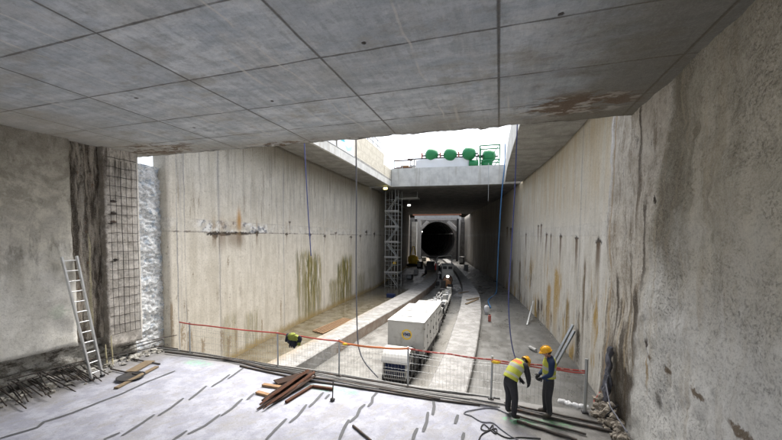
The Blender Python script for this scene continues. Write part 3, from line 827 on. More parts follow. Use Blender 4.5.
# ---- near slab overhead
mb = MB()
nx, ny = 150, 110
YE = 9.42; SB = -.6
def slab_edge(x): return YE + .05 * fr(Vector((x * 1.1, 0, 2))) + .02 * fr(Vector((x * 5, 1, 2)))
pts = []
for i in range(ny + 1):
    t = (i / ny) ** .55
    for j in range(nx + 1):
        x = -13.4 + 17.2 * j / nx
        y = SB + (slab_edge(x) - SB) * t
        e = max(0, (y - 8.7) / .7)
        z = SOF + .008 * fr(Vector((x, y, 0)) * 1.2) - .025 * e * e * (.5 + fr(Vector((x * 1.6, y * 1.6, 5)))) + (.02 * fr(Vector((x * 7, y * 7, 5))) * e)
        pts.append((x, y, z))
mb.add(pts, [(i * (nx + 1) + j, (i + 1) * (nx + 1) + j, (i + 1) * (nx + 1) + j + 1, i * (nx + 1) + j + 1) for i in range(ny) for j in range(nx)], 0, True)
o = len(mb.v)
top = []
for j in range(nx + 1):
    x = -13.4 + 17.2 * j / nx
    top += [(x, slab_edge(x) - .04, SOF + 1.0), (x, SB, SOF + 1.0)]
mb.v += [Vector(p) for p in top]
for j in range(nx):
    for f in ((ny * (nx + 1) + j, o + 2 * j, o + 2 * j + 2, ny * (nx + 1) + j + 1), (o + 2 * j, o + 2 * j + 1, o + 2 * j + 3, o + 2 * j + 2), (j, j + 1, o + 2 * j + 3, o + 2 * j + 1)):
        mb.f.append(list(f)); mb.m.append(0); mb.sm.append(False)
slab = tag(mb.build('roof_slab', M['slab']), 'grey board marked concrete slab spanning overhead with brown spalls', 'slab')
mb = MB()
for px, py, a, b in ((482, 127.5, .22, .1), (476, 128, .13, .07), (436, 131, .12, .05), (403, 133.5, .15, .05), (354, 138, .2, .06), (272, 145, .3, .07), (148, 152.5, .35, .06)):
    p = onY(px, py, 9.36)
    mb.lump((p.x, 9.36, SOF + .01), (a, .08, b * .7), px, .5, 2)
mb.build('crumbling_edge', M['rubble'], slab)

# ---- near right wall
def drr(y, z):
    k = max(0, min(1, (8.4 - y - (z - 5) * .2) / .5))
    p = Vector((0, y, z))
    return .10 * fr(p * .5) + .035 * k * fr(p * 2.2 + Vector((9, 0, 0))) + .028 * k * fr(p * 7) + .022 * (1 - k) * fr(Vector((0, y * 3, z * 2)))
rw = wall(lambda y: 2.92, -20, 11.0, -2.2, 12, .09, .09, lambda y, z: drr(y, z), -1, 1.4)
tag(rw.build('shotcrete_wall', M['right']), 'tall rough olive grey concrete wall filling the right side, streaked with rust', 'wall')

# ---- near left wall: sprayed face, stained slot, end panel with exposed mesh
lw = thing('shotcrete_wall', 'rough grey concrete wall behind the ladder with stained slot and bare mesh', 'wall', (-12.7, 7, 0))
xl = lambda y: -12.85 + (y - 5) * .06
def dl(y, z):
    p = Vector((3, y, z))
    return .13 * fr(p * .55) + .05 * fr(p * 1.7) + .02 * fr(p * 6)
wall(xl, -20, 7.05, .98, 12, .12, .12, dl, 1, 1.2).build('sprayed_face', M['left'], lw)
wall(lambda y: xl(y) - .3, -20, 9.0, -.3, 1.0, .09, .08, lambda y, z: .16 * fr(Vector((3, y * 1.8, z * 3))) + .05 * fr(Vector((3, y * 6, z * 8))), 1, .8).build('broken_footing', M['rubble'], lw)
wall(lambda y: xl(y) - .22, 7.0, 7.98, .95, 12, .05, .12, lambda y, z: .10 * fr(Vector((3, y * 4, z * .7))) + .05 * fr(Vector((3, y * 9, z * 3))), 1, .6).build('stained_slot', M['slot'], lw)
ep = wall(xl, 7.94, 9.05, .55, 12, .05, .1, lambda y, z: .03 * fr(Vector((5, y * 2, z))) + .012 * fr(Vector((5, y * 8, z * 8))), 1, .9).build('end_panel', M['endp'], lw)
mb = MB()
zz = 1.0
while zz < 7.3:
    pp = [(xl(8.02 + k * .12) + .03 + .04 * fr(Vector((zz, k, 0))), 8.02 + k * .12, zz + .03 * fr(Vector((k * .4, zz, 3)))) for k in range(9)]
    mb.tube(pp, .009, 5); zz += .32
for k in range(6):
    y = 8.1 + k * .17
    mb.tube([(xl(y) + .05 + .02 * fr(Vector((y, z, 1))), y + .02 * fr(Vector((y, z, 7))), z) for z in [1 + i * .5 for i in range(13)]], .008 if k != 2 else .012, 5)
for z in (5.6, 4.9, 5.2, 3.6):
    mb.lump((xl(8.2) + .06, 8.17 + .05 * fr(Vector((z, 0, 0))), z), (.05, .09, .05), z, .5, 2)
mb.build('bare_mesh', M['bar'], ep)

# ---- pale rock face in the gap
def drk(y, z): return .10 * fr(Vector((0, y * 1.5, z * 2.2))) + .07 * fr(Vector((4, y * 6, z * 10)))
tag(wall(lambda y: -12.98 - .25 * max(0, y - 9.8), 8.7, 10.6, -2, 7.15, .04, .04, drk, 1, .6).build('rock_face', M['rock']), 'bluish white rough rock face showing in the gap between two walls', 'rock face')

# ---- far left and far right walls
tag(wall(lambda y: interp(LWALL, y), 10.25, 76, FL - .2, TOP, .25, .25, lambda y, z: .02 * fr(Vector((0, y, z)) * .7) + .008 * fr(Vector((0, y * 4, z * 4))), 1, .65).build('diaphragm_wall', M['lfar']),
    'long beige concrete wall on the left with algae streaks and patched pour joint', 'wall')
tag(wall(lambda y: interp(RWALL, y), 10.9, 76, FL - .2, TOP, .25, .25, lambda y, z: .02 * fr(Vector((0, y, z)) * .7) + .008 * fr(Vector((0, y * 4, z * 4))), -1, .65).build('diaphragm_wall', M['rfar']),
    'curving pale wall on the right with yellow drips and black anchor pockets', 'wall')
tag(MB().box((-5, -20.4, 5), (20, .6, 14)).build('back_wall', M['left']), 'concrete wall closing the pit behind the viewer', 'wall')

# ---- strips of roof along both sides, far roof
LED = [(9.0, -10.9), (18, -11.05), (25, -11.25), (37.2, -11.9)]
RED = [(9.0, 1.25), (18.6, .86), (29, .5), (37.8, .42)]
ys = [9.0 + k * 1.4 for k in range(21)]
mb = MB()
poly = [(interp(LED, y), y) for y in ys] + [(interp(LWALL, y) - .8, y) for y in reversed(ys)]
mb.prism(poly, TOP, TOP + .75)
le = thing('edge_slab', 'left roof strip with cream block parapet and railing above the beige wall', 'roof strip', (-12.5, 24, TOP))
mb.build('soffit_slab', M['roof'], le)
mb = MB()      # pale face and block parapet standing on the edge
mb.prism([(interp(LED, y) + .012, y) for y in ys] + [(interp(LED, y) - .18, y) for y in reversed(ys)], TOP - .03, TOP + .55)
mb.build('fascia', M['fascia'], le)
mb = MB()
yp = [y for y in ys if y < 34.4]
mb.prism([(interp(LED, y) - .06, y) for y in yp] + [(interp(LED, y) - .55, y) for y in reversed(yp)], TOP + .552, 13.15)
mb.prism([(interp(LED, y) - .07, y) for y in (34.42, 35.8, 37.3)] + [(interp(LED, y) - .55, y) for y in (37.3, 35.8, 34.42)], TOP + .552, 12.1)
mb.build('parapet', M['blocks'], le)
mb = MB()
for y in [16 + 1.5 * k for k in range(12)]:
    x = interp(LED, y) - .3; mb.tube([(x, y, 13.15), (x, y, 14.2)], .05, 6)
for h in (13.65, 14.2): mb.tube([(interp(LED, y) - .3, y, h) for y in [15 + .9 * k for k in range(22)]], .05, 6)
for y in (34.6, 35.9, 37.0):
    x = interp(LED, y) - .3; mb.tube([(x, y, 12.1), (x, y, 13.2)], .035, 6)
mb.tube([(interp(LED, y) - .3, y, 13.2) for y in (34.0, 35.5, 37.0)], .03, 6)
mb.build('railing', M['galv'], le)

mb = MB()
poly = [(interp(RWALL, max(y, 11)) + .8, y) for y in ys] + [(interp(RED, y), y) for y in reversed(ys)]
mb.prism(poly, TOP, TOP + 2.0)
re_ = thing('edge_slab', 'right roof strip with grey soffit following the curving pale wall', 'roof strip', (2.5, 24, TOP))
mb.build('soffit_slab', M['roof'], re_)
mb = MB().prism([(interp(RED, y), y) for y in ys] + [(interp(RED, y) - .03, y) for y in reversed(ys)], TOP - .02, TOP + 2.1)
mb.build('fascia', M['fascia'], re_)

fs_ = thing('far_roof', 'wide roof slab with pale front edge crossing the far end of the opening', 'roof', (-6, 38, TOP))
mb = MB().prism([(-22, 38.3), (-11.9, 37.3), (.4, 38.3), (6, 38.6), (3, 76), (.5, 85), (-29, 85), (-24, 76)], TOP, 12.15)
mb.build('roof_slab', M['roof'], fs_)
MB().prism([(-11.92, 37.2), (.4, 38.2), (.4, 38.297), (-11.92, 37.297)], TOP - .03, 12.2).build('fascia', M['fascia'], fs_)

# banners on the parapet
def on_led(px, py, off=.0):
    path = [(y, interp(LED, y) + off) for y in ys]
    return on_path(px, py, path)
def banner(a, b, label, art):
    """a, b: lower corners (near, far) in the picture"""
    p, q = on_led(*a), on_led(*b)
    t = thing('banner', label, 'banner', (p.x, p.y, TOP + .6), group='banners hung on the parapet')
    mb = MB()
    L = []
    z0, z1 = TOP + .62, TOP + 1.95
    off = Vector((.025, 0, 0))
    mb.add([Vector((p.x, p.y, z0)) + off, Vector((q.x, q.y, z0)) + off, Vector((q.x, q.y, z1)) + off, Vector((p.x, p.y, z1)) + off,
            Vector((p.x, p.y, z0)), Vector((q.x, q.y, z0)), Vector((q.x, q.y, z1)), Vector((p.x, p.y, z1))],
           [(0, 1, 2, 3), (7, 6, 5, 4), (0, 4, 5, 1), (1, 5, 6, 2), (2, 6, 7, 3), (3, 7, 4, 0)])
    mb.build('sheet', M['tarp'], t)
    for poly, m in art:
        mm = MB()
        vs = []
        for s_, h in poly:
            w = p.lerp(q, s_); vs.append((w.x + .032, w.y, z0 + h * (z1 - z0)))
        mm.add(vs, [tuple(range(len(vs)))]); mm.build('print', m, t)
banner((337, 151), (354, 159.5), 'white banner with teal swooshes, the far one hung on the parapet',
       [([(.08, .95), (.35, .72), (.42, .5), (.2, .45), (.12, .6)], M['teal']), ([(.42, .35), (.62, .30), (.85, .52), (.80, .25), (.55, .08)], M['ltblue'])])
banner((318, 140.5), (335.5, 150), 'white banner with an indigo stripe, the near one hung on the parapet',
       [([(.15, .95), (.6, .95), (.72, .45), (.55, .45), (.45, .62)], M['purple'])])

# ---- things on the far roof
rt = thing('pipe_rack', 'brown pipe rack carrying green tanks above the far roof edge', 'pipe rack', (-6, 39.5, 12.2))
zt = 13.62
mb = MB(); mb.bar((-10.6, 39.3, zt), (-1.6, 39.8, zt), .16, .14); mb.build('beam', M['dark'], rt)
for x in (-10.2, -9.8): MB().bar((x, 39.3, 12.16), (x, 39.3, zt), .12).build('post', M['pale'], rt)
MB().bar((-10.3, 39.25, 12.75), (-9.6, 39.25, 12.75), .3, .25).build('clamp', M['pale'], rt)
for x in (-2.6, -6.0):
    MB().bar((x, 39.55, 12.16), (x, 39.55, zt), .12).build('post', M['dark'], rt)
mb = MB()
n = 30
vs = []
for i in range(n + 1):
    t = i / n; x = -9.55 + 6.1 * t
    for j in range(7):
        h = j / 6
        vs.append((x, 39.1 + .5 * t * .9 + .07 * fr(Vector((x * 1.3 + h * 2, h * 2, 0))) + .04 * math.sin(x * 5 + h * 4), 12.2 + 1.32 * h - .06 * (1 - h) * math.sin(x * 3)))
mb.add(vs, [(i * 7 + j, (i + 1) * 7 + j, (i + 1) * 7 + j + 1, i * 7 + j + 1) for i in range(n) for j in range(6)], 0, True)
o = mb.build('tarpaulin', M['tarp']); so = o.modifiers.new('t', 'SOLIDIFY'); so.thickness = .015
tag(o, 'white tarpaulin sheet hung below the green tanks', 'tarpaulin')
labs = ['green round tank at the left end of the pipe rack', 'green round tank second from the left on the pipe rack', 'green round tank just left of the green frame', 'green round tank inside the open green frame']
for k, (px, py) in enumerate(((431.7, 154.9), (450.2, 154.7), (469, 153.6), (488.8, 156.3))):
    p = onY(px, py, 39.6 if k < 3 else 40.2)
    t = thing('tank', labs[k], 'tank', (p.x, p.y, p.z - .7), group='green tanks on the far roof')
    R = .76
    prof = [(R * math.sin(a), -R * math.cos(a)) for a in [math.pi * i / 24 for i in range(25)]]
    MB().lathe(p, prof, 'Y', 28).lathe(p, [(R * 1.015, -.05), (R * 1.03, -.05), (R * 1.03, .05), (R * 1.015, .05)], 'Y', 28).build('shell', M['green'], t)
    MB().tube([p - Vector((1.12, 0, .05)), p - Vector((.7, 0, .05))], .09, 8).build('stub_pipe', M['dark'], t); MB().tube([p + Vector((.7, 0, -.05)), p + Vector((1.0, 0, -.05))], .09, 8).build('stub_pipe', M['dark'], t)
    MB().bar((p.x - 1.15, p.y, zt), (p.x - 1.15, p.y, p.z + .28), .16, .16).build('bracket', M['pink'], t)
    MB().box((p.x, p.y, (zt + .07 + p.z - .7) / 2), (.7, .4, max(.05, p.z - .7 - zt + .1))).build('saddle', M['pink'], t)
gx0, gx1, gz0, gz1, gy = -2.3, -.2, 12.16, 14.65, 39.4
t = thing('tube_frame', 'open green square tube frame round the last tank', 'frame', (-1.25, 39.4, 12.16))
mb = MB()
for y in (gy, gy + 1.6):
    for x in (gx0, gx1): mb.bar((x, y, gz0), (x, y, gz1), .11)
    mb.bar((gx0, y, gz1), (gx1, y, gz1), .11); mb.bar((gx0, y, gz0 + .9), (gx1, y, gz0 + .9), .11)
for x in (gx0, gx1): mb.bar((x, gy, gz1), (x, gy + 1.6, gz1), .1)
mb.bar((gx1 - .05, gy, gz1), (gx1 - .7, gy, gz1 - 1.0), .07); mb.bar((gx1, gy, gz0 + .9), (gx1 - .6, gy, gz0 + .1), .08)
mb.build('frame', M['green'], t)
mb = MB().lathe((-2.95, 39.7, 12.72), [(0, -.5), (.5, -.5), (.5, .5), (0, .5)], 'X', 20)
tag(mb.build('drum', M['green'], None, (-2.95, 39.7, 12.16)), 'green drum lying below the rack beside the tarpaulin', 'drum')
mb = MB().lathe((-1.55, 40.1, 12.72), [(0, -.6), (.52, -.6), (.52, .6), (0, .6)], 'X', 20)
tag(mb.build('drum', M['green'], None, (-1.55, 40.1, 12.16)), 'green drum lying on the floor of the green frame', 'drum')
t = thing('guard_rail', 'grey pipe railing on the far roof edge beside the parapet corner', 'railing', (-11, 37.6, 12.2))
for x in (-11.7, -10.75): MB().tube([(x, 37.55, 12.2), (x, 37.55, 13.15)], .045, 7).build('post', M['galv'], t)
MB().tube([(-11.75, 37.55, 13.15), (-9.6, 37.7, 13.15)], .07, 7).build('rail', M['rust'], t); MB().tube([(-11.75, 37.55, 12.32), (-9.6, 37.7, 12.32)], .05, 7).build('rail', M['rust'], t)
tag(MB().box((-10.7, 38.6, 12.45), (.9, .6, .55)).build('crate', M['wood'], None, (-10.7, 38.6, 12.17), .02), 'orange brown crate behind the grey rail on the far roof', 'crate')
tag(MB().box((-11.45, 38.5, 12.42), (.5, .5, .45)).build('box', M['tarp'], None, (-11.45, 38.5, 12.17), .02), 'small white box left of the orange crate on the far roof', 'box')
# ------------------------------------------------------------------ kerbs and rails in the trench
def kerb(name, inner, outer, y0, y1, z0, z1, mat, label, dy=.5):
    mb = MB(); n = int((y1 - y0) / dy); rings = []
    for i in range(n + 1):
        y = y0 + (y1 - y0) * i / n
        a, b = interp(inner, y), interp(outer, y)
        w = lambda k: .02 * fr(Vector((y * 1.5, k, 2))) + .012 * fr(Vector((y * 6, k, 2)))
        lo, hi = min(a, b), max(a, b)
        rings.append([(lo + w(0), y, z0), (hi + w(1), y, z0), (hi + w(2), y, z1 - .05), (hi - .05 + w(2), y, z1 + w(5) * .4)] +
                     [(hi + (lo - hi) * k / 6 + w(3), y, z1 + w(6 + k) * .6) for k in range(1, 6)] + [(lo + .05 + w(4), y, z1 + w(5) * .4), (lo + w(4), y, z1 - .05)])
    mb.loft(rings, smooth=False)
    return tag(mb.build(name, mat), label, 'kerb')
kerb('concrete_kerb', KIN, KOUT, 10.2, 92, FL - .1, -1.5, M['kerbr'], 'broad pale concrete kerb curving along the right of the train')
kerb('concrete_kerb', LKN, LKF, 9.9, 92, FL - .1, -1.3, M['kerbl'], 'long concrete kerb with brown stained side, left of the train')

def along(path, y0, y1, off, z, step=1.0):
    out = []; n = int((y1 - y0) / step)
    for i in range(n + 1):
        y = y0 + (y1 - y0) * i / n; a = tang(path, y)
        out.append(Vector((interp(path, y) + off * math.cos(a), y + off * math.sin(a), z)))
    return out
tr = thing('railway_track', 'narrow railway track on sleepers running under the train into the tunnel', 'track', (-4.2, 10, FL))
for off in (-.5, .5):
    pts = along(TRACK, 10.5, 128, off, FL + .13); mb = MB()
    for p, q in zip(pts, pts[1:]): mb.bar(p, q, .07, .14)
    mb.build('rail', M['bar'], tr)
for i in range(84):
    y = 10.8 + i * 1.05; x = interp(TRACK, y)
    MB().box((x, y, FL + .035), (1.25, .2, .09), tang(TRACK, y)).build('sleeper', M['dark'], tr)

# ------------------------------------------------------------------ the service train
def at(y, lx, ly, z):
    """point in the frame of the train at plan position y"""
    a = tang(TRACK, y); x = interp(TRACK, y)
    return Vector((x + lx * math.cos(a) - ly * math.sin(a), y + lx * math.sin(a) + ly * math.cos(a), z))

def wheelset(parent, cy, lx, r=.24):
    mb = MB()
    mb.lathe((lx, cy, FL + .20 + r), [(0, -.06), (r * .4, -.06), (r * .45, -.03), (r * .85, -.03), (r, -.05), (r, .04), (r * 1.14, .05), (r * 1.14, .08), (0, .08)], 'X', 16)
    w = mb.build('wheel', M['dark'], parent)
    return w

def box_wagon(y, L, W, ztop, label, hatches, front_logo):
    t = thing('equipment_wagon', label, 'wagon', (interp(TRACK, y), y, 0), tang(TRACK, y), 'wagons of the service train', True)
    zb = -1.14
    mb = MB().box((0, L / 2, (zb + ztop) / 2), (W, L, ztop - zb))
    body = mb.build('body', M['white'], t, bevel=.035)
    # ribs and door leaves on the sides
    for sx in (-1, 1):
        for k in range(5):
            yy = L * (k + .5) / 5
            dr = MB().box((sx * (W / 2 + .006), yy, (zb + ztop) / 2), (.012, L / 5 - .06, ztop - zb - .16)).build('door', M['white'], t, bevel=.004)
            MB().box((sx * (W / 2 + .025), L * (k + .85) / 5, zb + .75), (.03, .035, .16)).build('handle', M['dark'], dr)
            for hz in (.35, 1.25): MB().box((sx * (W / 2 + .02), L * (k + .12) / 5, zb + hz), (.02, .03, .07)).build('hinge', M['dark'], dr)
    mb = MB().box((0, L / 2, ztop + .012), (W + .05, L + .05, .05)); mb.build('roof', M['white'], t, bevel=.015)
    for hx, hy, w, l in hatches:
        MB().box((hx, hy, ztop + .045), (w, l, .03)).box((hx, hy + l * .1, ztop + .065), (w * .7, l * .2, .02)).build('hatch', M['grey'], t, bevel=.006)
    mb = MB()
    for sx in (-.76, .76): mb.bar((sx, .05, zb - .1), (sx, L - .05, zb - .1), .12, .2)
    for k in range(6): mb.bar((-.62, .2 + k * (L - .4) / 5, zb - .12), (.62, .2 + k * (L - .4) / 5, zb - .12), .1, .12)
    mb.box((.68, L * .5, zb - .22), (.3, L * .25, .36)); mb.box((-.68, L * .5, zb - .22), (.3, L * .25, .28))
    mb.bar((0, -.35, zb - .18), (0, .1, zb - .18), .12, .12)
    mb.build('chassis', M['dark'], t)
    for yy in ((.55, 1.25, L - 1.25, L - .55) if L > 3 else (.5, L - .5)):
        for sx in (-.66, .66): wheelset(t, yy, sx, .3)
    if front_logo:
        mb = MB(); cz = -.19; cx = .06
        n = 32
        vs, fs = [], []
        for r in (.185, .255):
            for i in range(n):
                a = 2 * math.pi * i / n; vs.append((cx + r * math.cos(a), -.006, cz + r * math.sin(a)))
        fs = [(i, (i + 1) % n, n + (i + 1) % n, n + i) for i in range(n)]
        mb.add(vs, fs); mb.build('ring_emblem', M['yellow'], t)
        cu = bpy.data.curves.new('word', 'FONT'); cu.body = 'VMB'; cu.size = .205; cu.align_x = 'CENTER'; cu.align_y = 'CENTER'; cu.extrude = .002; cu.offset = .006
        tmp = bpy.data.objects.new('word', cu); COL.objects.link(tmp); bpy.context.view_layer.update()
        me = bpy.data.meshes.new_from_object(tmp.evaluated_get(bpy.context.evaluated_depsgraph_get()))
        bpy.data.objects.remove(tmp)
        me.transform(Matrix.Translation((cx, -.011, cz)) @ Matrix.Rotation(rad(90), 4, 'X'))
        me.materials.clear(); me.materials.append(M['cable'])
        o = bpy.data.objects.new('lettering', me); COL.objects.link(o); o.parent = t
    return t
box_wagon(15.45, 4.3, 1.78, .42, 'nearest white box wagon with yellow ring emblem on its end', [(-.45, 2.6, .5, .7), (.42, 2.5, .42, .6), (-.2, 1.2, .6, .6)], True)
box_wagon(20.35, 2.1, 1.5, .12, 'second white box wagon coupled behind the emblem wagon', [(.3, .6, .4, .4), (-.35, 1.4, .45, .4)], False)

# cable reel car in front
t = thing('cable_reel_car', 'low car with white curved hood over a reel of dark blue cable', 'reel car', (interp(TRACK, 14.0), 14.0, 0), tang(TRACK, 14.0), None, True)
W = 1.16; R = .62; cz = FL + .88; ox = .08
mb = MB()
for sx in (-1, 1): mb.bar((ox + sx * .5, -.55, FL + .42), (ox + sx * .5, 1.3, FL + .42), .1, .16)
for yy in (-.5, .3, 1.25): mb.bar((ox - .5, yy, FL + .42), (ox + .5, yy, FL + .42), .1, .14)
for sx in (-1, 1): mb.bar((ox + sx * .55, .0, FL + .42), (ox + sx * .55, .0, cz + .1), .07, .14)
mb.build('frame', M['dark'], t)
for yy in (-.25, .85):
    for sx in (-.5, .5): wheelset(t, yy, sx, .16)
prof = []
for k in range(13):
    h = -.44 + .88 * k / 12
    prof += [(R - .10, h - .033), (R - .065, h - .02), (R - .055, h), (R - .065, h + .02), (R - .10, h + .033)]
d = MB().lathe((ox, 0, cz), prof, 'X', 40).build('cable_drum', M['cable'], t)
for sx in (-1, 1):
    mb = MB()
    x0 = ox + sx * .49
    mb.lathe((x0, 0, cz), [(R - .07, -.025), (R + .04, -.025), (R + .04, .025), (R - .07, .025), (R - .07, -.025)], 'X', 40)
    mb.lathe((x0, 0, cz), [(0, -.04), (.14, -.04), (.14, .04), (0, .04)], 'X', 20)
    for k in range(8):
        a = k * math.pi / 4
        mb.bar((x0, .1 * math.cos(a), cz + .1 * math.sin(a)), (x0, (R - .03) * math.cos(a), cz + (R - .03) * math.sin(a)), .05, .03)
    mb.build('flange', M['pale'], t)
mb = MB()      # guide comb of pale bars across the front
for k in range(11):
    x = ox - .46 + .092 * k
    mb.tube([(x, -(R + .07) * math.cos(rad(a)), cz + (R + .07) * math.sin(rad(a))) for a in (-38, -26, -14, -2)], .016, 6)
for a in (-38, -2): mb.bar((ox - .5, -(R + .07) * math.cos(rad(a)), cz + (R + .07) * math.sin(rad(a))), (ox + .5, -(R + .07) * math.cos(rad(a)), cz + (R + .07) * math.sin(rad(a))), .045)
mb.build('guide_comb', M['white'], t)
mb = MB()      # hood: a curved sheet with turned edges
rings = []
for i in range(15):
    a = rad(22 + i * 9.5)
    p = lambda r, x: (x, -r * math.cos(a), cz + r * math.sin(a))
    rings.append([p(R + .13, ox - W / 2), p(R + .13, ox + W / 2), p(R + .16, ox + W / 2), p(R + .16, ox - W / 2)])
mb.loft(rings, smooth=False)
mb.build('hood', M['white'], t)
mb = MB()
for k in range(9):
    y = .75 + .04 * k
    mb.tube([(ox + W / 2 + .05, y - .3, FL + .5), (ox + W / 2 + .02 + .01 * k, y, cz + .3), (ox + .3, y + .05, cz + .35 + .02 * k)], .018, 5)
mb.box((ox + .1, 1.0, FL + .7), (.8, .4, .5)); mb.build('pump_and_hoses', M['rubber'], t)

# open machinery wagon
t = thing('machinery_wagon', 'white flat wagon loaded with pumps and pipework', 'wagon', (interp(TRACK, 23.0), 23.0, 0), tang(TRACK, 23.0), 'wagons of the service train', True)
MB().box((0, 2.4, -1.3), (1.3, 4.9, .2)).box((0, 4.3, -.95), (1.25, 1.0, .5)).build('bed', M['pale'], t, bevel=.02)
mb = MB()
rng = random.Random(4)
for k in range(26):
    x, y = rng.uniform(-.55, .55), rng.uniform(.2, 4.6); w, l, h = rng.uniform(.12, .4), rng.uniform(.15, .6), rng.uniform(.2, .85)
    mb.box((x, y, -1.2 + h / 2), (w, l, h), rng.uniform(-.1, .1), mi=k % 3)
mb.box((0, 2.4, -1.17), (1.2, 4.7, .1))
mb.build('pump_units', [M['pale'], M['grey'], M['dark']], t, bevel=.012)
mb = MB()
for k in range(9):
    x, y = rng.uniform(-.6, .6), rng.uniform(.2, 4.0)
    mb.tube([(x, y, -1.2), (x, y, -.75 + .1 * rng.random()), (x + rng.uniform(-.3, .3), y + .3, -.7), (x + rng.uniform(-.3, .3), y + .7, -1.1)], .035, 6)
for k in range(4): mb.lathe((rng.uniform(-.4, .4), .6 + k, -.95), [(0, -.25), (.16, -.25), (.16, .25), (0, .25)], 'X', 12)
mb.build('pipework', M['dark'], t)
mb = MB()
for sx in (-1, 1):
    mb = MB(); mb.tube([(sx * .66, .1, -.72), (sx * .66, 4.7, -.72)], .022, 6)
    for k in range(5): mb.tube([(sx * .66, .1 + k * 1.15, -1.3), (sx * .66, .1 + k * 1.15, -.72)], .02, 6)
    mb.build('side_rail', M['white'], t)
MB().box((0, 2.4, -1.47), (.9, 4.5, .16)).build('chassis', M['dark'], t)
for yy in (.6, 1.2, 3.7, 4.3):
    for sx in (-.5, .5): wheelset(t, yy, sx)
# white flat wagon behind it
t = thing('flat_wagon', 'pale flat wagon heaped with loose gear ahead of the tank car', 'wagon', (interp(TRACK, 28.6), 28.6, 0), tang(TRACK, 28.6), 'wagons of the service train', True)
MB().box((0, 2.6, -1.2), (1.35, 5.4, .3)).build('bed', M['pale'], t, bevel=.03)
mb = MB()
for k in range(22):
    h = rng.uniform(.12, .6); mb.box((rng.uniform(-.5, .5), rng.uniform(.2, 5.0), -1.05 + h / 2), (rng.uniform(.12, .45), rng.uniform(.15, .7), h), rng.uniform(-.3, .3), mi=k % 3)
for k in range(6):
    x, y = rng.uniform(-.5, .5), rng.uniform(.2, 4.0); mb.tube([(x, y, -.95), (x + rng.uniform(-.2, .2), y + 1.1, -.8 + .2 * rng.random())], .05, 8, mi=k % 3)
mb.build('loose_gear', [M['pale'], M['dark'], M['grey']], t, bevel=.01)
MB().box((0, 2.6, -1.47), (.9, 5.0, .16)).build('chassis', M['dark'], t)
for yy in (.7, 1.3, 3.9, 4.5):
    for sx in (-.5, .5): wheelset(t, yy, sx)
# ochre tank car with a bright lamp
t = thing('tank_car', 'ochre brown round tank car with a bright headlamp', 'tank car', (interp(TRACK, 37), 37, 0), tang(TRACK, 37), None, True)
MB().lathe((0, 2.4, -.72), [(0, -2.4), (.40, -2.38), (.52, -2.25), (.55, -2.0), (.55, 2.2), (.45, 2.4), (0, 2.4)], 'Y', 24).build('tank', M['ochre'], t)
mb = MB()
for yy in (.6, 1.8, 3.0, 4.2): mb.lathe((0, yy, -.72), [(.55, -.05), (.60, -.05), (.60, .05), (.55, .05)], 'Y', 24)
mb.build('bands', M['dark'], t)
MB().box((0, 2.4, -1.45), (1.2, 5.2, .18)).box((0, .0, -1.2), (1.2, .25, .4)).build('chassis', M['dark'], t)
for yy in (.7, 1.3, 3.6, 4.2):
    for sx in (-.5, .5): wheelset(t, yy, sx)
MB().box((-.3, .1, -.75), (.5, .3, .9)).box((.35, .12, -.95), (.4, .3, .55)).build('valve_box', M['dark'], t, bevel=.02)
h = MB().box((.12, .9, .08), (.44, .3, .3)).build('lamp_housing', M['pale'], t, bevel=.02)
MB().lathe((.12, .74, .08), [(0, -.02), (.14, -.02), (.14, .02), (0, .02)], 'Y', 14).build('headlamp', M['lampwhite'], h)
# locomotive far along
t = thing('locomotive', 'small pale locomotive standing in front of the tunnel mouth', 'locomotive', (interp(TRACK, 47), 47, 0), tang(TRACK, 47), None, True)
MB().box((0, 2.5, -.85), (1.55, 5.2, 1.1)).box((0, 1.1, .05), (1.5, 2.0, 1.0)).build('body', M['pale'], t, bevel=.05)
MB().box((0, 1.1, .60), (1.75, 2.3, .1)).build('cab_roof', M['grey'], t, bevel=.03)
for x in (-.38, .38): MB().box((x, .085, .2), (.55, .02, .4)).build('window', M['dark'], t)
MB().box((0, 2.5, -1.47), (1.3, 5.3, .2)).build('chassis', M['dark'], t)
for yy in (.8, 4.2):
    for sx in (-.5, .5): wheelset(t, yy, sx)
t = thing('pipe_gantry', 'pale pipe bent over the locomotive at the tunnel mouth', 'pipe', (-8.6, 55, FL))
mb = MB(); p0 = at(55, -1.5, 0, FL)
mb.tube([p0, p0 + Vector((0, 0, 3.0)), p0 + Vector((.2, 0, 3.25)), p0 + Vector((2.2, 0, 3.5)), p0 + Vector((2.4, 0, 3.3)), p0 + Vector((2.4, 0, 0))], .1, 8)
mb.build('pipe', M['pale'], t)
p = at(58, -2.6, 0, FL)
t = thing('loader', 'black machine with red side standing left of the locomotive', 'machine', p)
MB().box(p + Vector((0, .8, .8)), (1.6, 1.8, 1.3)).box(p + Vector((-.1, .9, 1.8)), (1.2, 1.1, .8)).build('body', M['dark'], t, bevel=.05)
MB().box(p + Vector((.95, .7, 1.0)), (.35, 1.2, 1.9)).build('side_panel', M['redp'], t, bevel=.04)
for dx in (-.8, .8):
    for dy in (.2, 1.5): MB().lathe(p + Vector((dx, dy, .4)), [(0, -.15), (.34, -.15), (.4, -.1), (.4, .1), (.34, .15), (0, .15)], 'X', 16).build('wheel', M['rubber'], t)
p = onZ(413, 266, FL)
t = thing('mixer', 'yellow grout mixer with hoist frame by the left wall near the tunnel', 'mixer', (p.x, p.y, FL))
MB().lathe((p.x, p.y, FL), [(0, .5), (.9, .55), (1.15, 1.0), (1.15, 1.9), (.8, 2.35), (.3, 2.5), (0, 2.5)], 'Z', 18).box((p.x + .9, p.y - .4, FL + .9), (1.0, .9, 1.0)).build('drum', M['yellow'], t, bevel=.03)
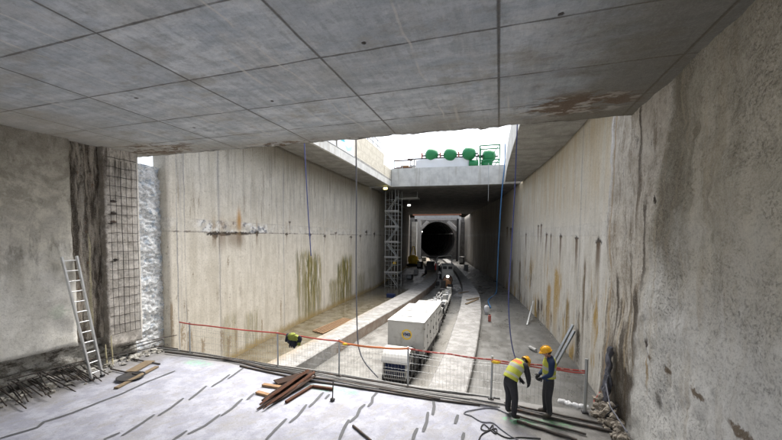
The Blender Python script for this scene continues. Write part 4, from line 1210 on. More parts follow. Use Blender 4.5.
for a in (-1, 1): MB().bar((p.x + a * 1.1, p.y, FL), (p.x + a * .12, p.y + .2, FL + 4.4), .2).build('hoist_leg', M['yellow'], t)
MB().box((p.x, p.y, FL + .28), (2.6, 1.7, .5)).build('base', M['dark'], t)
rng = random.Random(21)
MACH = [(420, 268, .9, 1.3, 'dark', 'dark steel cabinet beside the yellow mixer'), (424, 264, 1.0, 1.6, 'pale', 'pale cabinet behind the dark cabinet left of the track'), (416, 274, .7, .8, 'pale', 'low pale box on the floor before the yellow mixer'),
        (410, 279, .8, .7, 'dark', 'low dark box at the foot of the dark left wall'), (462, 264, 1.0, 1.7, 'dark', 'tall dark cabinet against the right wall by the locomotive'), (466, 270, .8, 1.0, 'grey', 'grey cabinet in front of the tall dark cabinet on the right')]
for px, py, w, h, m, lab in MACH:
    p = onZ(px, py, FL)
    t = thing('cabinet', lab, 'cabinet', p, rng.uniform(-.3, .3), None, True)
    MB().box((0, 0, h / 2), (w, w * 1.2, h)).build('body', M[m], t, bevel=.03)
    MB().box((0, -w * .6 - .012, h * .55), (w * .8, .02, h * .7)).build('door', M['grey'], t, bevel=.01)
    MB().box((0, 0, h + .03), (w * 1.06, w * 1.28, .06)).build('lid', M['pale'], t)
for i, (a, b, r) in enumerate((((426, 272), (438, 262), .12), ((422, 276), (434, 266), .09), ((433, 271), (440, 264), .1))):
    p, q = onZ(*a, FL + .1), onZ(*b, FL + .1)
    tag(MB().tube([p, q], r, 8).build('pipe_length', M['pale' if i != 1 else 'rust'], None, p), ['long pale pipe lying between the left kerb and the track', 'rusty pipe lying left of the long pale pipe', 'short pale pipe lying near the locomotive'][i], 'pipe')
for i, (px, py, w, h, m) in enumerate(((437, 285, .5, .5, 'dark'), (434, 279, .6, .4, 'grey'), (441, 278, .4, .7, 'dark'), (429, 281, .7, .3, 'pale'), (438, 270, .6, .9, 'grey'), (466, 283, .5, .5, 'pale'))):
    p = onZ(px, py, FL)
    tag(MB().box((p.x, p.y, FL + h / 2), (w * 1.3, w, h), rng.uniform(-.4, .4)).build('tool_box', M[m], None, p, .03), ['small dark box left of the gear wagon', 'flat grey box between the kerb and the tank car', 'upright dark box close beside the tank car', 'flat pale box next to the left kerb', 'tall grey box by the locomotive', 'pale box on the inner edge of the right kerb far down'][i], 'box')
# ------------------------------------------------------------------ far end: open light well, portal and tunnel
def xl_far(y): return interp([(76, -20.0), (88, -23), (101, -26.3)], y)
def xr_far(y): return interp([(76, -5.3), (88, -7.6), (101, -9.9)], y)
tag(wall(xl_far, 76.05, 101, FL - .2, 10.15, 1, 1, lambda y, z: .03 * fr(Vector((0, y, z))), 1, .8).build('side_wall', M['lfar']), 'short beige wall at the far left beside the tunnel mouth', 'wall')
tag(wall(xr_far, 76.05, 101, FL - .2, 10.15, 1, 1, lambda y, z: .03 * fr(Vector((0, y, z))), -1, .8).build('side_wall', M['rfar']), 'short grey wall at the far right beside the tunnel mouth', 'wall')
HC = Vector((-17.75, 100, 3.6)); HR = 5.35
hw = thing('portal_wall', 'concrete end wall with round tunnel mouth and dark lined bore', 'portal', (-17.75, 100, FL))
mb = MB(); n = 64
ring = [(HC.x + HR * math.cos(2 * math.pi * i / n), HC.z + HR * math.sin(2 * math.pi * i / n)) for i in range(n)]
outer = []
for x, z in ring:
    dx, dz = x - HC.x, z - HC.z
    k = min(9.5 / abs(dx) if abs(dx) > 1e-6 else 1e9, ((10.2 - HC.z) if dz > 0 else (HC.z - FL + .2)) / abs(dz) if abs(dz) > 1e-6 else 1e9)
    outer.append((HC.x + dx * k, HC.z + dz * k))
vs = [(x, 100, z) for x, z in ring] + [(x, 100, z) for x, z in outer] + [(x, 100.8, z) for x, z in ring] + [(x, 100.8, z) for x, z in outer]
fs = []
for i in range(n):
    j = (i + 1) % n
    fs += [(i, n + i, n + j, j), (2 * n + i, 2 * n + j, 3 * n + j, 3 * n + i), (n + i, 3 * n + i, 3 * n + j, n + j)]
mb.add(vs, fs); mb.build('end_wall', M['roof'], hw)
mb = MB(); rings = []
for k in range(60):
    y = 100 + k * 2.0; sx = -.0022 * (y - 100) ** 2 - .27 * (y - 100)
    rings.append([(HC.x + sx + HR * math.cos(2 * math.pi * i / 48), y, HC.z + HR * math.sin(2 * math.pi * i / 48)) for i in range(48)])
mb.loft(rings, cap=False); mb.f[:] = [list(reversed(f)) for f in mb.f]
x, y = rings[-1][0][0] - HR, 218.2
mb.box((x, y + .3, 3.6), (13, .3, 13))
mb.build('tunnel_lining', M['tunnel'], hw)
mb = MB()
for k in range(1, 14):
    y = 100 + k * 5.0; sx = -.0022 * (y - 100) ** 2 - .27 * (y - 100)
    mb.lathe((HC.x + sx, y, HC.z), [(HR - .22, -.12), (HR + .02, -.12), (HR + .02, .12), (HR - .22, .12), (HR - .22, -.12)], 'Y', 40)
mb.build('steel_ribs', M['dark'], hw)
tc = lambda y: HC.x - .0022 * (y - 100) ** 2 - .27 * (y - 100)
for k, (ang, r) in enumerate(((158, .16), (165, .12), (22, .2))):
    a = rad(ang); mb = MB().tube([(tc(y) + (HR - .4) * math.cos(a), y, HC.z + (HR - .4) * math.sin(a)) for y in range(100, 160, 4)], r, 8); mb.build('service_pipe', M['pale'], hw)
for y in (104, 118, 134):
    a = rad(150); MB().box((tc(y) + (HR - .5) * math.cos(a), y, HC.z + (HR - .5) * math.sin(a)), (.3, .2, .22)).build('tunnel_lamp', M['lampwhite'], hw)
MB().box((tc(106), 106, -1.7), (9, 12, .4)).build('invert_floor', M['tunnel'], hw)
pf = thing('portal_frame', 'pale eight cornered steel frame standing before the tunnel mouth', 'frame', (-17.5, 97, FL))
def P97(px, py): return onY(px, py, 97)
a, b, c_, d_ = P97(419, 259), P97(419, 219.5), P97(458, 219.5), P97(458, 259)
for x in (a.x, d_.x): MB().bar((x, 97, FL), (x, 97, a.z * 0 + b.z), 1.15, .9).build('post', M['pale'], pf, bevel=.04)
mb = MB().bar((a.x - .6, 97, b.z + .25), (d_.x + .6, 97, b.z + .25), 1.0, .9); mb.build('lintel', M['pale'], pf, bevel=.04)
for p, q in ((P97(420, 230), P97(428, 221.5)), (P97(457, 230), P97(448, 221.5))): MB().bar(p, q, .8, .9).build('knee_brace', M['pale'], pf, bevel=.03)
t = thing('crane_beam', 'rust brown and white girder spanning the light well before the tunnel', 'beam', (-17, 92, 9.6))
p, q = onY(413, 214.5, 92), onY(461, 214.0, 92)
MB().bar(p, q, .8, .62).build('brown_girder', M['brown'], t, bevel=.03)
p, q = onY(415, 217.6, 92), onY(459, 217.2, 92)
MB().bar(p, q, 1.2, .85).build('white_girder', M['white'], t, bevel=.03)
for x in (p.x + .3, q.x - .3): MB().bar((x, 92, FL), (x, 92, p.z), .5, .5).build('leg', M['dark'], t)
# two short buttresses either side
p = onY(414.5, 240, 90)
tag(MB().box((p.x, 90, 3.2), (1.3, 1.0, 10.6)).build('pier', M['fascia'], None, (p.x, 90, FL)), 'slim beige pier between the dark wall and the portal frame', 'pier')
p = onY(462.5, 240, 93)
tag(MB().box((p.x, 93, 3.2), (1.0, 1.0, 10.6)).build('pier', M['roof'], None, (p.x, 93, FL)), 'slim grey pier right of the portal frame', 'pier')
t = thing('wall_lamp', 'lit greenish yellow lamp high under the roof beside the scaffold', 'lamp', (-12.6, 36.9, 9.9))
p = onY(385, 188.3, 36.9)
MB().box(p + Vector((0, .12, .05)), (.5, .2, .3)).build('housing', M['grey'], t, bevel=.03)
MB().box(p + Vector((.05, -.0, -.02)), (.42, .05, .2)).build('lens', M['lampwarm'], t)
t = thing('roof_lamp', 'small lit white lamp in the dark under the far roof', 'lamp', (-13, 48, 9.3))
p = onY(409, 205.3, 48)
MB().box(p + Vector((0, .15, .08)), (.5, .25, .28)).bar(p + Vector((0, .15, .2)), (p.x, 48.15, TOP), .05).build('housing', M['grey'], t, bevel=.03)
MB().box(p, (.4, .05, .2)).build('lens', M['lampwhite'], t)

# ------------------------------------------------------------------ scaffold stair tower
sc = thing('scaffold_tower', 'tall grey scaffold stair tower against the dark left wall', 'scaffold', (-12.6, 41, FL))
x0, x1, y0, y1 = -13.55, -11.9, 40.0, 41.6
for x in (x0, x1):
    for y in (y0, y1): MB().tube([(x, y, FL), (x, y, TOP - .05)], .05, 8).build('standard', M['galv'], sc)
MB().tube([((x0 + x1) / 2, y0, FL), ((x0 + x1) / 2, y0, TOP - .05)], .04, 8).build('standard', M['galv'], sc)
for k in range(6):
    z = FL + 1.9 * k + (.25 if k == 0 else 0)
    for h in (0, 1.0, 1.5):
        if z + h > TOP: continue
        for y in (y0, y1): MB().tube([(x0, y, z + h), (x1, y, z + h)], .035, 6).build('ledger', M['galv'], sc)
        for x in (x0, x1): MB().tube([(x, y0, z + h), (x, y1, z + h)], .035, 6).build('transom', M['galv'], sc)
    if k:
        MB().box(((x0 + x1) / 2, (y0 + y1) / 2, z + .06), (x1 - x0 + .2, y1 - y0, .07)).box(((x0 + x1) / 2, y0 - .03, z + .13), (x1 - x0 + .2, .03, .2)).build('platform', M['pale'], sc)
    if k < 6:
        mb = MB(); mb.tube([(x0, y0, z), (x1, y0, z + 1.9)] if k % 2 else [(x1, y0, z), (x0, y0, z + 1.9)], .028, 6); mb.build('brace', M['galv'], sc)
        mb = MB(); zt_ = min(z + 1.9, TOP)
        for w in (.2, .75): mb.bar((x0 + .2, y0 + w, z + .1), (x1 - .2, y0 + w, zt_), .05, .12) if k % 2 else mb.bar((x1 - .2, y0 + w, z + .1), (x0 + .2, y0 + w, zt_), .05, .12)
        for i in range(7):
            f = (i + .5) / 7; xx = (x0 + .2 + (x1 - x0 - .4) * f) if k % 2 else (x1 - .2 - (x1 - x0 - .4) * f)
            mb.box((xx, y0 + .47, z + .1 + f * (zt_ - z - .1)), (.2, .5, .03))
        mb.build('stair_flight', M['galv'], sc)
t = thing('roof_platform', 'pale hanging work platform just under the far roof', 'platform', (-11.5, 42, 8.5))
MB().box((-11.2, 42.4, 9.35), (2.6, 1.2, .16)).build('deck_board', M['pale'], t)
for x in (-12.3, -10.1): MB().tube([(x, 42.4, 9.35), (x, 42.4, TOP)], .05, 6).build('hanger', M['galv'], t)
tag(MB().box((-12.3, 39.96, 1.2), (.35, .2, .28)).build('lamp_box', M['yellow'], None, (-12.3, 39.96, 1.06), .02), 'small yellow box fixed to the front of the scaffold', 'box')
p = onZ(391, 297.5, FL)
tag(MB().box(p + Vector((0, 0, .2)), (.9, .5, .4)).build('crate', M['cable'], None, p, .03), 'dark blue crate on wet floor at the foot of the scaffold', 'crate')

# ------------------------------------------------------------------ fence along the deck edge
FY = 9.62
fpx = [190, 278, 339, 408, 491, 585]
posts = []
plab = ['grey fence post at the left end beside the pale rock face', 'grey fence post just left of the hanging olive bundle', 'grey fence post in front of the brown stained kerb', 'grey fence post in front of the cable reel car', 'grey fence post left of the bent worker', 'thick grey fence post against the right wall']
for i, px in enumerate(fpx):
    p = onY(px, 352 + (px - 190) * .15, FY)
    posts.append(p.x)
    h = 1.22 if i < 5 else 1.42
    t = thing('fence_post', plab[i], 'post', (p.x, FY, 0), 0, 'fence posts along the deck edge', True)
    r = .028 if i < 5 else .04
    MB().tube([(0, 0, 0), (.01 * (-1) ** i, 0, h)], r, 10).build('pole', M['galv'], t)
    MB().box((0, 0, .02), (.16, .14, .04)).build('foot', M['dark'], t, bevel=.02)
sub = []
for a, b in zip(posts, posts[1:]):
    sub.append((a, b))
flab = ['wire mesh fence panel in front of the long beige wall', 'wire mesh fence panel behind the hanging olive bundle', 'wire mesh fence panel in front of the pale floor strip', 'wire mesh fence panel in front of the train', 'wire mesh fence panel behind the two workers']
for (a, b), lab in zip(sub, flab):
    mb = MB(); n = int((b - a) / .1)
    for k in range(1, n):
        x = a + (b - a) * k / n
        mb.tube([(x, FY + .01 * fr(Vector((x * 2, 0, h))), h) for h in (.06, .4, .75, 1.02)], .0022, 4, cap=False)
    for h in (.06, .28, .5, .72, .94, 1.02):
        mb.tube([(a + (b - a) * k / 12, FY + .006, h - .04 * math.sin(math.pi * k / 12) * (h > .9)) for k in range(13)], .0027, 4, cap=False)
    o = mb.build('mesh_fence', M['galv'], None, ((a + b) / 2, FY, 0)); tag(o, lab, 'fence', 'mesh fence panels along the deck edge')
def tape(name, pts, mat, w, label, stripes=None):
    """a sagging ribbon through pts"""
    mb = MB(); P_ = [Vector(p) for p in pts]; out = []
    for p, q in zip(P_, P_[1:]):
        k = max(4, int((q - p).length / .07))
        for i in range(k):
            f = i / k; s_ = p.lerp(q, f); s_.z -= .02 * math.sin(math.pi * f); out.append(s_)
    out.append(P_[-1])
    vs = []
    for i, p in enumerate(out):
        tw = .35 * fr(Vector((p.x * 1.1, 3, w))) + .3
        vs += [p + Vector((0, math.sin(tw) * w / 2, math.cos(tw) * w / 2)), p - Vector((0, math.sin(tw) * w / 2, math.cos(tw) * w / 2))]
    n = len(out)
    for i in range(n - 1):
        mb.f.append([2 * i, 2 * i + 1, 2 * i + 3, 2 * i + 2]); mb.m.append((i % 3 == 0) * 1 if stripes else 0); mb.sm.append(True)
    mb.v = vs
    o = mb.build(name, mat); s_ = o.modifiers.new('t', 'SOLIDIFY'); s_.thickness = .004
    return tag(o, label, 'tape')
TY = FY - .05
P9 = lambda px, py: onY(px, py, TY)
tape('barrier_tape', [P9(179, 322), P9(205, 325.5), P9(278, 333), P9(300, 336), P9(339, 341)], [M['tapered'], M['tapered']], .045, 'red barrier tape tied along the left half of the fence', True)
tape('barrier_tape', [P9(339, 341), P9(352, 344.5), P9(380, 347.5), P9(408, 348.5)], [M['orange']], .06, 'orange barrier tape in front of the cable reel car')
tape('barrier_tape', [P9(408, 348.5), P9(450, 354), P9(491, 359.5), P9(540, 365), P9(585, 371)], [M['tapered'], M['tapewhite']], .045, 'red and white barrier tape running behind the workers', True)
tape('barrier_tape', [P9(491, 361.5), P9(525, 365), P9(560, 370), P9(585, 373)], [M['tapered']], .035, 'second thinner red tape beside the thick right post')
p = P9(496, 361.5)
tag(MB().lump((p.x, TY - .06, p.z), (.11, .04, .045), 3, .3, 2).build('work_glove', M['yellow'], None, (p.x, TY - .06, p.z)), 'yellow glove clipped on the tape left of the bent worker', 'glove')
p = P9(346, 343.5)
tag(MB().lump((p.x, TY - .07, p.z), (.09, .035, .04), 5, .3, 2).build('work_glove', M['yellow'], None, (p.x, TY - .07, p.z)), 'yellow glove clipped on the orange tape', 'glove')
# olive bundle of gloves hung on the fence
p = P9(294, 338)
t = thing('glove_bundle', 'olive and black bundle of gloves hung over the fence', 'bundle', (p.x, TY, p.z - .3))
MB().lump((p.x - .02, TY - .05, p.z + .05), (.17, .12, .14), 2, .4, 3, 0, True, 2.2).lump((p.x + .12, TY - .06, p.z + .04), (.12, .1, .1), 8, .4, 3, 0, True, 2.2).lump((p.x + .22, TY - .06, p.z - .12), (.06, .06, .09), 18, .4, 3, 0, True, 2.2).build('olive_cloth', M['glove'], t)
mb = MB()
for dx, dz, a, b in ((-.2, .0, .1, .13), (-.13, -.1, .1, .12), (-.03, -.16, .08, .13), (.07, -.14, .08, .12), (.24, .0, .08, .12), (.2, -.08, .06, .12), (-.24, -.06, .06, .08)):
    mb.lump((p.x + dx, TY - .04, p.z + dz), (a, .09, b), dx * 9, .4, 2, 0, True, 2.0)
for dx in (-.08, -.03, .02, .06): mb.tube([(p.x + dx, TY - .08, p.z - .12), (p.x + dx * 1.3, TY - .1, p.z - .24), (p.x + dx * 1.4, TY - .09, p.z - .31)], [.03, .026, .016], 6)
mb.build('dark_gloves', M['blackcl'], t)

# ------------------------------------------------------------------ rods and bars lying along the deck edge
rng = random.Random(11)
ANY = 'long rod in the bundle of rods lying along the deck edge'
runs = [[(150, 347), (200, 353), (260, 363), (340, 374), (420, 388), (500, 398)],
        [(158, 350), (215, 357), (262, 366), (330, 377), (410, 391), (470, 399)],
        [(165, 352), (225, 359), (270, 370), (330, 380), (400, 392), (440, 399)],
        [(200, 355), (250, 362), (310, 372), (380, 385), (455, 396), (520, 407)],
        [(225, 358), (265, 368), (320, 377.5), (390, 389), (450, 398.5), (498, 406)],
        [(300, 374), (360, 386), (420, 394), (470, 402), (500, 407)],
        [(240, 366), (300, 379), (360, 388), (430, 399), (480, 405)],
        [(180, 350.5), (240, 359.5), (300, 369), (360, 379), (430, 390)]]
for k, pts in enumerate(runs):
    zz = .03 + .018 * (k % 3)
    P3 = [onZ(a, b, zz) for a, b in pts]; out = []
    for i in range(len(P3) - 1):
        for j in range(4):
            q = P3[i].lerp(P3[i + 1], j / 4); out.append(q + Vector((0, .03 * fr(q * .8), 0)))
    out.append(P3[-1])
    o = MB().tube(out, .022 if k % 2 else .03, 6).build('steel_rod', M['barpale'] if k in (0, 1, 3, 5) else M['bar'], None, P3[0])
    tag(o, ANY, 'rod', 'rods bundled along the deck edge')
for (a, b), lab, r in ((((508, 408), (618, 433)), 'long black bar ending at the foot of the right wall', .034), (((517, 421), (577, 440)), 'black bar nearest the viewer below the workers', .034), (((504, 403), (607, 425)), 'black bar just behind the workers feet', .028), (((512, 414.5), (586, 434)), 'black bar between the workers and the nearest black bar', .026)):
    p, q = onZ(*a, .04), onZ(*b, .04)
    tag(MB().tube([p.lerp(q, i / 8) + Vector((0, .012 * math.sin(i * 2.1), 0)) for i in range(9)], r, 8).build('steel_bar', M['bar'], None, p), lab, 'bar', 'black bars by the workers')
p, q = onZ(353, 425.6, .03), onZ(371, 440.5, .03)
tag(MB().tube([p, q], .028, 8).build('short_bar', M['bar'], None, p), 'short dark bar lying alone at the bottom edge of the deck', 'bar')
def cable(pts, r, mat, label, z=.02, name='cable'):
    P3 = [onZ(a, b, z) for a, b in pts]; out = []
    n = len(P3)
    for i in range(n - 1):
        p0, p1, p2, p3 = P3[max(0, i - 1)], P3[i], P3[i + 1], P3[min(n - 1, i + 2)]
        for j in range(8):
            f = j / 8
            out.append(.5 * ((2 * p1) + (p2 - p0) * f + (2 * p0 - 5 * p1 + 4 * p2 - p3) * f * f + (3 * p1 - p0 - 3 * p2 + p3) * f ** 3))
    out.append(P3[-1])
    return tag(MB().tube(out, r, 6).build(name, mat, None, P3[0]), label, 'cable')
k = 1 / 3.555
cv = lambda l: [(400 + a * k, 380 + b * k) for a, b in l]
cable(cv([(400, 128), (330, 100), (250, 108), (228, 118), (255, 128), (290, 148), (330, 152), (360, 175), (395, 200), (420, 213)]), .014, M['ropegrey'], 'dark cable snaking across the deck toward the workers')
cable(cv([(280, 213), (295, 190), (340, 172), (338, 190), (300, 158), (288, 172), (310, 180), (330, 160), (335, 180), (380, 205), (430, 204), (500, 208)]), .014, M['rubber'], 'black cable looped in coils on the deck bottom')
# ------------------------------------------------------------------ rust coloured scrap, planks, stake
pl = Vector((-5.6, 8.3, 0))
SCR = [((257, 408.5), (306, 373), .10, .12), ((260, 405), (308, 371), .13, .17), ((263, 408), (311, 372.5), .09, .2), ((262, 401), (303, 373.5), .12, .14), ((268, 403.5), (314, 371), .11, .24),
       ((266, 407), (313, 374.5), .08, .16), ((273, 402), (315, 375), .10, .19), ((270, 398), (309, 370), .07, .27)]
for k, (a, b, w, h) in enumerate(SCR):
    p, q = onZ(*a, .04 + h * .25), onZ(*b, h); d = (q - p).normalized(); nn = Vector((-d.y, d.x, 0)); mb = MB(); n = 12
    top = []
    for i in range(n + 1):
        f = i / n; c = p.lerp(q, f) + nn * .02 * fr(Vector((f * 3, k, 4)))
        ww = w * (.3 + .7 * min(1, f * 4)) * (1 + .15 * fr(Vector((f * 5, k, 0))))
        for s_ in (-1, -.55, .0, .55, 1):
            top.append(c + nn * ww * s_ * .5 + Vector((0, 0, .03 * abs(s_) * (1 if k % 2 else -1) + .012 * fr(Vector((f * 6, s_ * 2, k))))))
    mb.add(top, [(i * 5 + j, (i + 1) * 5 + j, (i + 1) * 5 + j + 1, i * 5 + j + 1) for i in range(n) for j in range(4)], 0, False)
    o = mb.build('steel_scrap', M['rust'] if k % 3 else M['rustdark'], None, p); so = o.modifiers.new('t', 'SOLIDIFY'); so.thickness = .012
    tag(o, 'narrow rusty steel strip in the dark brown heap on the white deck', 'scrap steel', 'rusty scrap steel strips in a heap on the deck')
p, q = onZ(276, 383, .05), onZ(312, 372.5, .06); d = (q - p).normalized(); nn = Vector((-d.y, d.x, 0))
mb = MB().add([p + nn * .2, q + nn * .12, q - nn * .22, p - nn * .16, p + nn * .2 + Vector((0, 0, .03)), q + nn * .12 + Vector((0, 0, .05)), q - nn * .22 + Vector((0, 0, .03)), p - nn * .16 + Vector((0, 0, .03))], [(0, 1, 2, 3), (7, 6, 5, 4), (0, 4, 5, 1), (1, 5, 6, 2), (2, 6, 7, 3), (3, 7, 4, 0)])
tag(mb.build('steel_sheet', M['rustdark'], None, p), 'dark steel sheet sticking out behind the rusty scrap heap', 'sheet')
p1, p2, p3 = onZ(286, 402, .04), onZ(312, 386, .05), onZ(333, 389, .05)
tag(MB().bar(p1, p2, .09, .06).bar(p2, p3, .08, .06).build('bent_angle', M['rust'], None, p1), 'bent rusty angle bar reaching from the scrap pile to the stake', 'bar')
for a, b, lab in (((257, 392), (276, 397), 'short orange brown plank end poking left from the scrap'), ((263, 384.5), (285, 388), 'short plank lying behind the plank end left of the scrap')):
    p, q = onZ(*a, .04), onZ(*b, .04)
    tag(MB().bar(p, q, .13, .06).build('plank', M['wood'], None, p, .006), lab, 'plank')
p = onZ(332.5, 401, 0)
t = thing('steel_stake', 'upright dark steel stake on a round foot beside the scrap', 'stake', p, 0, None, True)
MB().tube([(0, 0, .03), (.02, .0, .55)], .017, 8).build('rod', M['bar'], t)
MB().lump((0, 0, .04), (.07, .07, .05), 1, .15, 2, 0, True).build('foot', M['dark'], t)
# left: planks, dark pan, and starter bars out of the wall foot
for a, b, w, lab, m in (((116, 388), (157, 366.5), .14, 'long weathered plank on the deck right of the ladder', M['dwood']), ((130, 372), (150, 361), .34, 'short grey board lying by the wall foot', M['dwood'])):
    p, q = onZ(*a, .04), onZ(*b, .04)
    tag(MB().bar(p, q, w, .045).build('plank', m, None, p, .006), lab, 'plank')
p = onZ(131, 377.5, .03)
tag(MB().lathe(p, [(0, .0), (.30, .0), (.36, .05), (.38, .05), (.33, .0), (.3, -.03), (0, -.03)], 'Z', 20).build('dark_pan', M['dark'], None, p), 'dark brown curved sheet lying beside the weathered plank', 'sheet')
proto = None
SLAB = 'rusty starter bar sticking out of the left wall foot over the deck'
for i in range(58):
    y = 3.7 + i * .063 + rng.uniform(-.03, .03)
    if proto is None:
        proto = MB().tube([(0, 0, 0), (.5, .01, -.02), (1.1, .0, -.06)], .016, 6).build('starter_bar', M['bar'], None, (0, 0, 0))
        tag(proto, SLAB, 'rebar', 'starter bars along the left wall foot'); o = proto
    else:
        o = proto.copy(); COL.objects.link(o)
    o.location = (-12.95 + rng.uniform(-.1, .15), y, rng.choice((.14, .24, .34)) + rng.uniform(-.03, .03))
    o.rotation_euler = (0, rng.uniform(.0, .10), rng.uniform(-.32, -.08)); s_ = rng.uniform(.8, 1.55); o.scale = (s_, 1, 1)
for i, (a, b) in enumerate((((0, 372), (72, 352)), ((0, 388), (60, 362)), ((5, 380), (96, 350)), ((90, 352), (152, 338)), ((96, 362), (168, 344)), ((92, 343), (160, 333)))):
    p, q = onZ(*a, .25 + .1 * (i % 3)), onZ(*b, .3)
    p.x = max(p.x, -12.75); q.x = max(q.x, -12.7)
    tag(MB().tube([p, p.lerp(q, .5) + Vector((.06, 0, .05)), q], .017, 6).build('distribution_bar', M['bar'], None, p), 'rusty bar tied lengthwise along the left wall foot', 'rebar', 'lengthwise bars at the left wall foot')
for i, (a, b) in enumerate((((150, 345.5), (178, 349)), ((128, 372), (143, 376)), ((140, 360), (160, 364)))):
    p, q = onZ(*a, .05), onZ(*b, .03); p = p - Vector((.8, 0, 0))
    tag(MB().tube([p, q], .024, 6).build('loose_bar', M['bar'], None, p), ['loose bar at the foot of the pale rock face', 'loose bar pointing at the dark curved sheet', 'loose bar beside the short grey board'][i], 'rebar')
mb = MB()
for i in range(140):
    y = rng.uniform(3.5, 9.6); x = -12.75 + abs(rng.gauss(0, .42)) * (1 if y < 7.4 else .8)
    s_ = rng.uniform(.03, .12)
    mb.lump((x, y, s_ * .4), (s_, s_ * 1.2, s_ * .7), i, .5, 1)
tag(mb.build('rubble', M['rubble']), 'broken rubble and dirt strewn along the left wall foot', 'rubble', kind='stuff')
for i, (px, py, h) in enumerate(((100, 362, 1.0), (106, 366, .75))):
    p = onZ(px, py, 0); p.x = max(p.x, -12.6)
    tag(MB().tube([p, p + Vector((-.05, .04, h * .3)), p + Vector((.03, -.03, h * .6)), p + Vector((-.02, .0, h))], [.03, .018, .024, .012], 7).build('foam_strand', plain('dry foam' + str(i), (.52, .47, .30), .9), None, p), ['taller yellowish strand standing by the wall right of the ladder', 'shorter yellowish strand standing by the wall right of the ladder'][i], 'foam strand')
# ladder
lf, rf = onZ(92, 380, .02), onZ(102.5, 376, .02)
lt, rt_ = onX(61.5, 257, -12.62), onX(76.5, 256, -12.62)
ld = thing('ladder', 'aluminium ladder leaning on the rough left wall', 'ladder', (lf + rf) / 2)
for a, b in ((lf, lt), (rf, rt_)): MB().bar(a, b, .05, .085, up=(1, 0, 0)).build('rail', M['alu'], ld, bevel=.006)
nr = 12
for k in range(nr):
    f = (k + .6) / nr; MB().tube([lf.lerp(lt, f), rf.lerp(rt_, f)], .018, 8).build('rung', M['alu'], ld)
for a in (lf, rf): MB().box(a + Vector((0, 0, .02)), (.08, .1, .06)).build('rubber_foot', M['rubber'], ld)

# ------------------------------------------------------------------ ropes and hoses
def rope(name, pts, r, mat, label, cat='rope'):
    out = []; n = len(pts); P3 = [Vector(p) for p in pts]
    for i in range(n - 1):
        p0, p1, p2, p3 = P3[max(0, i - 1)], P3[i], P3[i + 1], P3[min(n - 1, i + 2)]
        for j in range(6):
            f = j / 6
            out.append(.5 * ((2 * p1) + (p2 - p0) * f + (2 * p0 - 5 * p1 + 4 * p2 - p3) * f * f + (3 * p1 - p0 - 3 * p2 + p3) * f ** 3))
    out.append(P3[-1])
    return tag(MB().tube(out, r, 6).build(name, mat, None, P3[-1]), label, cat)
Yh = 9.62
rope('rope', [onY(304, 146, Yh) + Vector((0, 0, .5)), onY(304.5, 146, Yh), onY(306, 175, Yh), onY(308, 210, Yh), onY(310, 240, Yh), onY(311, 256, Yh)], .017, M['ropeblue'], 'blue rope hanging in front of the long beige wall')
rope('rope', [onY(356, 136, Yh) + Vector((0, 0, .5)), onY(356, 138, Yh), onY(356.4, 200, Yh), onY(356.2, 280, Yh), onY(357.5, 335, Yh), onY(360, 352, Yh + .05), onY(366, 364, Yh + .02), onZ(378, 377.5, .05)], .02, M['ropegrey'], 'long grey rope hanging to the deck edge before the scaffold')
rope('rope', [onY(517.5, 126, Yh) + Vector((0, 0, .5)), onY(517, 132, Yh), onY(514.3, 200, Yh), onY(510, 270, Yh), onY(508.6, 300, Yh + .05), onY(510, 330, Yh), onY(513, 350, Yh), onY(517, 362, Yh - .1)], .017, M['ropeblue'], 'violet rope hanging behind the bent worker')
rope('blue_hose', [(.36, 37.9, 14.3), (.33, 37.9, 12), (.12, 38.1, 9), (-.05, 38.6, 4), (-.12, 39.5, 0), (-.2, 40.5, FL + .1), (-.9, 36, FL + .07), (-.6, 32, FL + .07)], .065, M['bluep'], 'blue hose hanging from the roof corner to the floor', 'hose')
p = onY(395.5, 186, 38.9)
rope('wire', [Vector((p.x, 38.9, TOP + .2)), Vector((p.x, 38.9, 4)), Vector((p.x, 38.9, FL))], .035, M['galv'], 'thin wire hanging in front of the scaffold', 'wire')
rope('wire', [onY(488.6, 163, 37.1), onY(488.6, 185, 37.1), onY(488.2, 201, 37.1)], .03, M['galv'], 'short wire hanging over the far roof front edge', 'wire')
rope('wire', [onY(340.2, 165, 30), onY(340.2, 169.5, 30)], .05, M['white'], 'short white pipe end hanging below the left roof strip', 'pipe')

# ------------------------------------------------------------------ things on the trench floor
def lean(a, b, w, mat, label, name='prop'):
    return tag(MB().bar(a, b, w, w * .8).build(name, mat, None, a, .01), label, 'prop', 'steel props leaning on the right wall')
for a, b, lab in (((551, 366), (575.5, 325), 'long steel prop leaning on the right wall, upper of the crossing pair'), ((554, 368), (577, 331), 'long steel prop leaning on the right wall, lower of the crossing pair')):
    p = onZ(*a, FL); q = on_path(*b, RWALL); q.x -= .12
    lean(p, q, .13, M['galv'], lab)
p = onZ(527, 325, FL); q = on_path(534.5, 301, RWALL); q.x -= .1
lean(p, q, .1, M['galv'], 'thin steel prop leaning on the wall farther down the trench')
p, q = onZ(530, 347.2, FL + .1), onZ(536, 350.4, FL + .1)
tag(MB().tube([p, q], .1, 12).build('pipe_piece', M['white'], None, p), 'short white pipe lying on the wet floor', 'pipe')
p = onZ(489.5, 321.5, FL)
t = thing('red_canister', 'small orange red canister standing on the floor beyond the right kerb', 'canister', p, 0, None, True)
MB().box((0, 0, .26), (.22, .18, .52)).build('body', M['pink'], t, bevel=.05); MB().tube([(0, 0, .52), (0, 0, .6)], .04, 8).build('cap', M['dark'], t)
p = onZ(486.5, 314, FL)
tag(MB().lump(p + Vector((0, 0, .35)), (.22, .2, .4), 4, .25, 3, 0, True).build('white_sack', M['tarp'], None, p), 'white sack standing behind the orange red canister', 'sack')
p = onZ(494, 307, FL)
